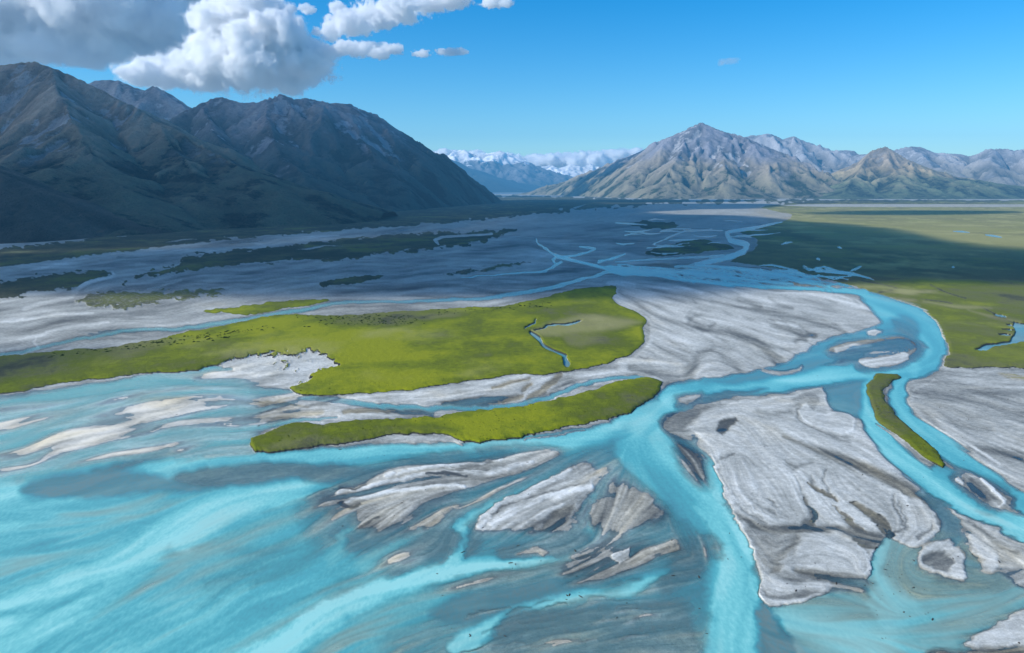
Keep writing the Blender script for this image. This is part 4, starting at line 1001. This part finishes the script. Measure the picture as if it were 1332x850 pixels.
mountain('mountain', 'snow streaked pointed peaks at the head of the valley', [
    [(540, 212, 32375, 6125), (570, 206, 32200, 6125), (586, 202, 32025, 6125), (595, 198, 32025, 6125), (604, 196, 32025, 6125), (612, 200, 32025, 6125), (620, 203, 32025, 6125), (640, 201, 32025, 6125), (650, 197, 32025, 6125), (660, 201, 32025, 5950), (672, 208, 31850, 5600), (697, 221, 31500, 4375), (715, 232, 31325, 2975), (732, 244, 31150, 1225), (740, 247, 31150, 525)],
    [(604, 196, 32025, 3850), (612, 215, 29750, 2975), (640, 236, 27825, 1925), (660, 244, 27125, 1050)],
    [(650, 197, 32025, 3500), (668, 222, 29750, 2625), (690, 238, 28525, 1575)]],
    SNOWY, 60.0, amp=260, freq=1 / 2600, seed=41, toe=.9)
mountain('mountain', 'distant range under deep snow, almost hidden by the cloud bank', [
    [(660, 226, 41850, 6975), (700, 219, 41850, 6975), (715, 216, 41850, 6975), (728, 220, 41850, 6975), (742, 215, 41850, 6975), (758, 218, 41850, 6975), (768, 215, 41850, 6975), (784, 224, 41850, 6975), (820, 232, 41850, 6975)]],
    SNOWIER, 70.0, amp=260, freq=1 / 2000, seed=43, bounds=(-2500, 6500, 34100, 46500))
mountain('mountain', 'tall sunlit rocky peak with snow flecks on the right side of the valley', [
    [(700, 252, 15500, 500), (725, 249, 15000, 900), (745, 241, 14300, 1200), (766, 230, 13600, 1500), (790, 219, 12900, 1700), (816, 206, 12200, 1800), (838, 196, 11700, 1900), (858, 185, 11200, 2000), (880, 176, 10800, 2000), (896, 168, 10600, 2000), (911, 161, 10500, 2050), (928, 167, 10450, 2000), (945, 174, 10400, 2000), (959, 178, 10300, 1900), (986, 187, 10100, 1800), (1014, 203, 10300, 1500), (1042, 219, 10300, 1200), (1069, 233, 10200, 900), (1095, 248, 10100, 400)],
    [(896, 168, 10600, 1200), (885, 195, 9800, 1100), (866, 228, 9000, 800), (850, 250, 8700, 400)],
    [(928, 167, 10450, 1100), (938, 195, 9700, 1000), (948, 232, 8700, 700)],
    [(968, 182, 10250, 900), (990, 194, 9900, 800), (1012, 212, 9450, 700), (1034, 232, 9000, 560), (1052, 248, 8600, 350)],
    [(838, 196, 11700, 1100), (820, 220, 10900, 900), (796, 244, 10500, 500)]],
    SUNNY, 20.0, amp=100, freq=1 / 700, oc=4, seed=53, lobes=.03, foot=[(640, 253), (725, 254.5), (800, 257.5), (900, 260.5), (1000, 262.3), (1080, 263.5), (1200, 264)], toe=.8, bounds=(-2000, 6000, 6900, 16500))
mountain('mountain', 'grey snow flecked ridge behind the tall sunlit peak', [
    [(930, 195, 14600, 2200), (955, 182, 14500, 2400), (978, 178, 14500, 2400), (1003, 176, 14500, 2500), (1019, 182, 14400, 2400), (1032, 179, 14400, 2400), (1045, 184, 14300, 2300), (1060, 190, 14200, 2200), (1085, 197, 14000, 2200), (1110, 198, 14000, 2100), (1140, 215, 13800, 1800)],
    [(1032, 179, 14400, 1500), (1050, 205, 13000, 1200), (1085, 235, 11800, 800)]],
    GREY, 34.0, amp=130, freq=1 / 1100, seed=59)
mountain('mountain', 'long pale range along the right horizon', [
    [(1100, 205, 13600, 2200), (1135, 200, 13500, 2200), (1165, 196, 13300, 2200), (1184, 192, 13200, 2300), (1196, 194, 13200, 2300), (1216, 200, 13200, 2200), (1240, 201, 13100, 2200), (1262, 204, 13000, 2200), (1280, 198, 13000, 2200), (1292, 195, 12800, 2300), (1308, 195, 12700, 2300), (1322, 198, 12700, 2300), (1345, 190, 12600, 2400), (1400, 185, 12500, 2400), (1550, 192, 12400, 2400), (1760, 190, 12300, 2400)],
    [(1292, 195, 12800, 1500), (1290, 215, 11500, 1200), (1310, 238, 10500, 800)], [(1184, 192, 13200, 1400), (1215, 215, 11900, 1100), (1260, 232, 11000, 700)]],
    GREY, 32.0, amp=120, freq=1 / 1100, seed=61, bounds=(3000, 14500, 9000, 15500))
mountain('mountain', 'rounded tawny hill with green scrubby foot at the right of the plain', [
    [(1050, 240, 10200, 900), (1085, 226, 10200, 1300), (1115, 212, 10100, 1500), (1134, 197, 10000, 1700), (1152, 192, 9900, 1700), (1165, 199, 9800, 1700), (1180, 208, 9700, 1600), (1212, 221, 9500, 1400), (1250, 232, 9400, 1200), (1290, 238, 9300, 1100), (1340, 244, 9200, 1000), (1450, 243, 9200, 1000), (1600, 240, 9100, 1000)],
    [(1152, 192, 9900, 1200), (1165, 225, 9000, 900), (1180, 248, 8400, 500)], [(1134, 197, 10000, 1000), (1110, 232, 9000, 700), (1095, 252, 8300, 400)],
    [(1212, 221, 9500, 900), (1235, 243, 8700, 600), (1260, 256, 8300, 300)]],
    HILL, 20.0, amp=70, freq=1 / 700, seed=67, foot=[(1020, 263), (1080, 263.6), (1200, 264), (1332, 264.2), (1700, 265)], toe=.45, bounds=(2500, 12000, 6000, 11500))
# ------------------------------------------------------------------ sun direction
SUN_EL, SUN_AZ = R(33), None
to_sun = np.array([-.86, -.30, 0.]); to_sun /= np.linalg.norm(to_sun)
to_sun = np.array([to_sun[0] * math.cos(SUN_EL), to_sun[1] * math.cos(SUN_EL), math.sin(SUN_EL)])

# ------------------------------------------------------------------ clouds
import openvdb


def vol_mat(name, dens, col=(1, 1, 1), an=.35):
    m, t = new_mat(name)
    v = t.n('ShaderNodeVolumePrincipled', {'Color': col + (1,), 'Density': dens, 'Anisotropy': an})
    t.n('ShaderNodeOutputMaterial', {1: v})
    return m


def noise3(x, y, z, seed):
    """three octave 3-D value noise built from sheared 2-D layers"""
    s = 0; a = 1; tot = 0
    for o in range(5):
        zi = np.floor(z); f = z - zi; f = f * f * (3 - 2 * f)
        n = vnoise(x + zi * 37.1, y + zi * 17.7, seed + o) * (1 - f) + vnoise(x + (zi + 1) * 37.1, y + (zi + 1) * 17.7, seed + o) * f
        s = s + a * (n - .5); tot += a; a *= .6; x = x * 2.1 + 3; y = y * 2.1 + 7; z = z * 2.1 + 1
    return s / tot * 2


def cloud(name, label, blobs, cell, mat, seed, iso=(0.0,), rough_=.45, base=None, nscale=None, parts=True):
    """blobs: (x, y, z, rx, ry, rz). Billowing body taken from a density field."""
    b = np.array(blobs, float)
    lo = (b[:, :3] - b[:, 3:] * 1.5).min(0); hi = (b[:, :3] + b[:, 3:] * 1.5).max(0)
    n = np.maximum(((hi - lo) / cell).astype(int), 4) + 1
    ax = [lo[i] + np.arange(n[i]) * cell for i in range(3)]
    X, Y, Z = np.meshgrid(*ax, indexing='ij')
    F = np.full(X.shape, -3.0)
    for x, y, z, rx, ry, rz in blobs:
        d = 1 - np.sqrt(((X - x) / rx) ** 2 + ((Y - y) / ry) ** 2 + ((Z - z) / rz) ** 2)
        F = np.logaddexp(F * 14, d * 14) / 14
    ns = nscale or np.median(b[:, 5]) * 1.0
    F = F * .8 + noise3(X / ns, Y / ns, Z / ns, seed) * rough_ * 1.1 + (.22 - np.abs(noise3(X / ns * 2.2, Y / ns * 2.2, Z / ns * 2.2, seed + 5))) * rough_ * 1.3
    if base is not None:
        F = np.minimum(F, (Z - base) / 120.0)
    F[0] = F[-1] = -3; F[:, 0] = F[:, -1] = -3; F[:, :, 0] = F[:, :, -1] = -3
    root = None
    for k, (lv, mt) in enumerate(zip(iso, mat)):
        g = openvdb.FloatGrid(); g.background = -3.0; g.copyFromArray(np.ascontiguousarray(F, dtype=np.float32))
        p, tr, q = g.convertToPolygons(lv)
        if len(q) == 0:
            continue
        f = np.asarray(q, np.int32)[:, ::-1]
        o = mesh_obj(name if root is None else 'cloud_core', p * cell + lo, f, mt, parent=root)
        if root is None:
            root = o
            tag(o, label, 'cloud')
    print(name, F.shape, len(f), round(time.time() - T0, 1))
    return root


def blobs_at(lst, Y, flat=.55, depth=1.3):
    out = []
    for u, v, r in lst:      # centre and radius in image pixels
        yy = Y + rng.uniform(-.04, .04) * Y
        x, y, z = at(u, v, yy); s = r / FOC * yy
        out.append((x, y, z, s * 1.1, s * depth, s * flat))
    return out


THIN, BODY = vol_mat('cloud_edge', .003), vol_mat('cloud_body', .022, an=.2)
GREYV = vol_mat('cloud_grey', .007, (.98, .985, 1.0))
print('clouds start', round(time.time() - T0, 1))
cloud('cloud', 'largest grey bottomed cloud in the top left corner', blobs_at([(-60, 20, 90), (20, 20, 70), (80, 10, 75), (140, 15, 65), (190, 25, 52), (225, 45, 34), (60, 62, 30), (105, 72, 26), (140, 60, 34), (0, 55, 30), (20, -30, 70), (120, -30, 70), (200, -25, 60), (115, 82, 16), (185, 60, 30), (95, 78, 14)], 14000, .5), 48, (THIN, GREYV), 3, (-.05, .12), .6)
cloud('cloud', 'bright cumulus with grey base below and right of the largest cloud', blobs_at([(185, 96, 22), (215, 96, 26), (250, 92, 32), (290, 88, 40), (330, 80, 48), (370, 85, 42), (395, 80, 28), (300, 60, 34), (335, 50, 36), (290, 25, 30), (320, 15, 36), (355, 35, 28), (370, 55, 26), (345, 12, 26), (300, 8, 22), (392, 62, 20), (405, 84, 14)], 10000, .62), 25, (THIN, BODY), 5, (-.05, .10), .62)
cloud('cloud', 'torn white strip of cloud crossing the top edge', blobs_at([(430, 42, 16), (455, 32, 22), (485, 22, 24), (520, 12, 24), (555, 6, 18), (590, 0, 16), (640, 2, 12), (400, 12, 9), (660, 5, 8), (440, 10, 10)], 10500, .5), 27, (THIN, BODY), 7, (.0, .15), .95)
cloud('cloud', 'ragged white cloud tail right of the bright cumulus', blobs_at([(405, 66, 12), (420, 64, 14), (435, 67, 13), (450, 62, 15), (465, 66, 14), (480, 62, 13), (495, 69, 13), (510, 64, 11)], 10000, .5), 24, (THIN, BODY), 9, (.0, .15), 1.0)
cloud('cloud', 'two tiny white wisps left of the centre of the sky', blobs_at([(548, 70, 9), (575, 67, 8), (588, 68, 10), (600, 67, 8)], 10500, .4), 22, (BODY,), 11, (.05,), .95)
cloud('cloud', 'single tiny white cloud above the tall sunlit peak', blobs_at([(945, 80, 8), (954, 78, 7), (938, 83, 5)], 10500, .5), 22, (THIN,), 13, (.0,), .9)
bank = [(u, 204 + 3 * math.sin(u * .03) + rng.uniform(-3, 4), rng.uniform(6, 10)) for u in range(535, 850, 7)] + [(u, 212, 13) for u in range(640, 800, 12)]
cloud('cloud_bank', 'low white cloud bank lying along the snowy peaks at the valley head', blobs_at(bank, 48000, .7), 190, (vol_mat('bank_edge', .0012), vol_mat('bank_body', .012)), 17, (-.05, .15), .7)

# the clouds overhead that shade the left mountains and the far plain
def shade_cloud(name, label, outline, alt=2600, thick=130, dens=.012, seed=0, world=None, step=90, mat=None):
    P = catmull(np.array(outline, float), True, 30) if world is None else np.array(world, float)
    if world is None:
        P[:, 1] = np.maximum(P[:, 1], 260); P[:, 0] = np.clip(P[:, 0], -1500, 2300)
        X, Y = ground(P[:, 0], P[:, 1]); X = np.clip(X, -14000, 14000)
    else:
        X, Y = P[:, 0], P[:, 1]
    k = alt / to_sun[2]
    X = X + to_sun[0] * k; Y = Y + to_sun[1] * k
    gx_ = np.arange(X.min() - 300, X.max() + 300, step); gy_ = np.arange(Y.min() - 300, Y.max() + 300, step * .5)
    A, B = np.meshgrid(gx_, gy_)
    d2 = np.full(A.shape, 1e12); ins = np.zeros(A.shape, bool)
    for a0, b0, a1, b1 in zip(X, Y, np.roll(X, -1), np.roll(Y, -1)):
        ex, ey = a1 - a0, b1 - b0
        t = np.clip(((A - a0) * ex + (B - b0) * ey) / (ex * ex + ey * ey + 1e-9), 0, 1)
        d2 = np.minimum(d2, (A - a0 - t * ex) ** 2 + (B - b0 - t * ey) ** 2)
        if b0 != b1:
            ins ^= ((b0 > B) != (b1 > B)) & (A < ex * (B - b0) / ey + a0)
    s = np.where(ins, np.sqrt(d2), -np.sqrt(d2)) + fbm(A / 500, B / 220, seed, 4) * 55
    h = np.clip(s / 110, -.2, 1)
    h = np.sign(h) * np.abs(h) ** .8 * thick
    top = h * (1 + .5 * np.clip(fbm(A / 400, B / 400, seed + 4, 4), -1, 1)) * 1.3; bot = -h * .7
    n_, m_ = A.shape
    i_ = np.arange(n_ * m_, dtype=np.int32).reshape(n_, m_)
    ok = (h[:-1, :-1] > 0) | (h[1:, :-1] > 0) | (h[1:, 1:] > 0) | (h[:-1, 1:] > 0)
    up = np.stack([i_[:-1, :-1], i_[:-1, 1:], i_[1:, 1:], i_[1:, :-1]], -1)[ok]
    top = np.maximum(top, 0); bot = np.minimum(bot, 0)
    co_ = np.concatenate([np.stack([A, B, alt + top], -1).reshape(-1, 3), np.stack([A, B, alt + bot], -1).reshape(-1, 3)])
    f_ = np.concatenate([up, up[:, ::-1] + n_ * m_])
    return tag(submesh(name, np.ones(len(f_), bool), co_, f_, mat or OVER, {}), label, 'cloud')


OVER = vol_mat('overhead_cloud', .0082)
MIST = vol_mat('thin_overhead_cloud', .0064)
if 1:
    shade_cloud('cloud', 'broad cloud overhead shading the middle of the plain', [
        (-1500, 420), (-800, 392), (-300, 384), (0, 381), (150, 382), (300, 386), (450, 390), (600, 386), (700, 390), (800, 396), (900, 387), (1000, 376), (1080, 371), (1200, 370), (1332, 371), (1700, 372), (2300, 372), (2300, 318), (1700, 318), (1332, 326), (1240, 322), (1180, 306), (1100, 295), (1000, 286), (900, 280), (840, 279), (800, 272), (760, 262), (690, 260), (648, 262), (600, 290), (500, 304), (300, 318), (0, 330), (-500, 338), (-1500, 345)], seed=5)
    shade_cloud('cloud', 'thinner cloud overhead dimming the left mountains', [
        (-1500, 345), (-500, 338), (0, 330), (300, 318), (500, 304), (600, 290), (648, 262), (640, 260), (300, 260), (-300, 260), (-1500, 260)], seed=6, mat=MIST)
    for k, (o_, l_) in enumerate([
        ([(1040, 277), (1150, 274), (1300, 275), (1330, 277), (1250, 280), (1100, 280)], 'small cloud overhead shading a streak of the right plain'),
        ([(640, 272), (760, 266), (900, 265), (1010, 266), (1000, 271), (900, 273), (840, 276), (760, 278)], 'thin cloud overhead shading the far gravel'),
        ([(640, 262), (760, 257), (900, 258), (1000, 260), (960, 263), (800, 264)], 'very thin cloud overhead far up the valley'),
        ([(-500, 520), (-200, 470), (-60, 452), (40, 446), (110, 452), (120, 462), (60, 474), (0, 486), (-100, 520), (-300, 570)], 'small cloud overhead shading the left end of the biggest island')]):
        shade_cloud('cloud', l_, o_, seed=20 + k * 7, thick=90 if k < 3 else 40, step=60)

# ------------------------------------------------------------------ small stuff lying about
def lumps(name, label, pts, size, flat, mat, kind='stuff'):
    """many small irregular lumps, each a low faceted body with its own turn and stretch"""
    t = (1 + 5 ** .5) / 2
    bv = np.array([(-1, t, 0), (1, t, 0), (-1, -t, 0), (1, -t, 0), (0, -1, t), (0, 1, t), (0, -1, -t), (0, 1, -t), (t, 0, -1), (t, 0, 1), (-t, 0, -1), (-t, 0, 1)]) / 1.9
    bf = np.array([(0, 11, 5), (0, 5, 1), (0, 1, 7), (0, 7, 10), (0, 10, 11), (1, 5, 9), (5, 11, 4), (11, 10, 2), (10, 7, 6), (7, 1, 8), (3, 9, 4), (3, 4, 2), (3, 2, 6), (3, 6, 8), (3, 8, 9), (4, 9, 5), (2, 4, 11), (6, 2, 10), (8, 6, 7), (9, 8, 1)])
    V_, F_ = [], []
    for k, (x, y, z) in enumerate(pts):
        s = size[0] * (size[1] / size[0]) ** rng.random(); a = rng.uniform(0, 6.28)
        v = bv * rng.uniform(.6, 1.35, bv.shape) * (s * rng.uniform(.8, flat[1]), s * .7, s * flat[0])
        v = np.stack([v[:, 0] * math.cos(a) - v[:, 1] * math.sin(a), v[:, 0] * math.sin(a) + v[:, 1] * math.cos(a), v[:, 2]], -1)
        V_.append(v + (x, y, z)); F_.append(bf + 12 * k)
    return tag(mesh_obj(name, np.concatenate(V_), np.concatenate(F_), mat, smooth=False), label, None, None, kind)


def zmap(x, y):
    u_, v_ = to_pixel(x, y)
    return float(bil(zg, np.interp([u_], us, np.arange(NU)), np.interp([v_], vs, np.arange(NV)))[0]), float(bil(gra, np.interp([u_], us, np.arange(NU)), np.interp([v_], vs, np.arange(NV)))[0])


def scatter(n, boxes, want=None):
    out = []
    for _ in range(n * 6):
        a = boxes[rng.integers(len(boxes))]; u_ = rng.uniform(a[0], a[1]); v_ = rng.uniform(a[2], a[3]) + (a[4] if len(a) > 4 else 0) * (u_ - a[0])
        x, y = ground(u_, v_); x, y = float(x), float(y); z, g_ = zmap(x, y)
        if want == 'turf' and g_ < .85 or want == 'bare' and g_ > .05:
            continue
        out.append((x, y, max(z, 0.0)))
        if len(out) >= n:
            break
    return out


def plain(name, a, b, sc_=1.0):
    m, t = new_mat(name); P = t.pos()
    bs = t.n('ShaderNodeBsdfPrincipled', {'Base Color': t.mix(t.noise(P, sc_, 4), a, b), 'Roughness': .95, 'Specular IOR Level': .1})
    t.n('ShaderNodeOutputMaterial', {0: bs}); return m


lumps('scrub_undergrowth', 'dark low scrub dotted along the upper edge of the biggest grass island', scatter(420, [(380, 560, 412, 428, -.02), (430, 540, 412, 424), (560, 720, 402, 412, -.06), (180, 360, 448, 454, -.14), (60, 300, 462, 468, -.1)], 'turf'), (.4, 1.5), (.6, 1.8), plain('scrub_leaf', (.02, .035, .008), (.06, .08, .015)))
lumps('scrub_undergrowth', 'low green scrub on the narrow crescent island', scatter(420, [(340, 860, 495, 592), (1130, 1230, 490, 606)], 'turf'), (.25, .6), (.5, 1.6), plain('scrub_green', (.07, .09, .006), (.14, .15, .01)))
lumps('driftwood_debris', 'dark driftwood and stones stranded on the bars and shallows', scatter(240, [(560, 930, 700, 850), (930, 1210, 580, 770), (1000, 1330, 720, 840), (430, 760, 590, 700), (200, 460, 490, 590), (850, 1110, 390, 490), (1190, 1332, 490, 600)], 'bare'), (.10, .38), (.5, 3.0), plain('driftwood', (.02, .02, .018), (.09, .075, .06)))

# ------------------------------------------------------------------ haze: thin blue air filling the valley
def box(name, x0, x1, y0, y1, z0_, z1_, mat):
    c = np.array([(x, y, z) for z in (z0_, z1_) for y in (y0, y1) for x in (x0, x1)], F32)
    f = [(0, 2, 3, 1), (4, 5, 7, 6), (0, 1, 5, 4), (2, 6, 7, 3), (0, 4, 6, 2), (1, 3, 7, 5)]
    return mesh_obj(name, c, f, mat, smooth=False)


mh, t = new_mat('valley_haze')
SIG = 3.1e-5
HC = (.10, .39, .80)
ab = t.n('ShaderNodeVolumeAbsorption', {'Color': (0, 0, 0, 1), 'Density': SIG})
em = t.n('ShaderNodeEmission', {'Color': HC + (1,), 'Strength': SIG})  # emission stands in for daylight scattered by the haze
t.n('ShaderNodeOutputMaterial', {1: t.n('ShaderNodeAddShader', {0: ab, 1: em})})
tag(box('haze', -60000, 60000, -3000, 24000, -40, 1900, mh), 'thin blue haze filling the valley air', kind='structure')

# ------------------------------------------------------------------ sky and sun
w = bpy.data.worlds.new('World'); bpy.context.scene.world = w; w.use_nodes = True
t = NT(w.node_tree)
sky = t.n('ShaderNodeTexSky', sky_type='NISHITA', sun_disc=False, sun_elevation=SUN_EL,
          sun_rotation=math.atan2(to_sun[0], to_sun[1]), altitude=600, air_density=1.0, dust_density=.7, ozone_density=2.2)
hs0 = t.n('ShaderNodeHueSaturation', {'Saturation': 1.6, 'Value': 1.0, 'Color': sky})
hs = t.mix(1.0, hs0.outputs[0], (.80, 1.0, 1.03), 'MULTIPLY')
bg = t.n('ShaderNodeBackground', {'Color': hs, 'Strength': .165})
t.n('ShaderNodeOutputWorld', {0: bg})
from mathutils import Vector
sl_ = bpy.data.lights.new('sun', 'SUN'); sl_.energy = 5.0; sl_.angle = R(.5); sl_.color = (1, .965, .90)
so = bpy.data.objects.new('sun', sl_); C.objects.link(so)
so.rotation_euler = Vector(-to_sun).to_track_quat('-Z', 'Y').to_euler()

# ------------------------------------------------------------------ camera
cam = bpy.data.cameras.new('camera'); co_ = bpy.data.objects.new('camera', cam); C.objects.link(co_)
cam.sensor_width = 36; cam.lens = 36 * FOC / 1332; cam.clip_start = 1; cam.clip_end = 250000
co_.location = (0, 0, CAM_H); co_.rotation_euler = (math.pi / 2 - TH, 0, 0)
sc = bpy.context.scene; sc.camera = co_
sc.view_settings.view_transform = 'Standard'; sc.view_settings.look = 'None'; sc.view_settings.exposure = 0; sc.view_settings.gamma = 1
sc.render.engine = 'CYCLES'
cy = sc.cycles
cy.volume_bounces = 20; cy.max_bounces = 20; cy.diffuse_bounces = 2; cy.glossy_bounces = 2; cy.transparent_max_bounces = 12
cy.use_denoising = True; cy.sample_clamp_indirect = 6
print('done', round(time.time() - T0, 1))
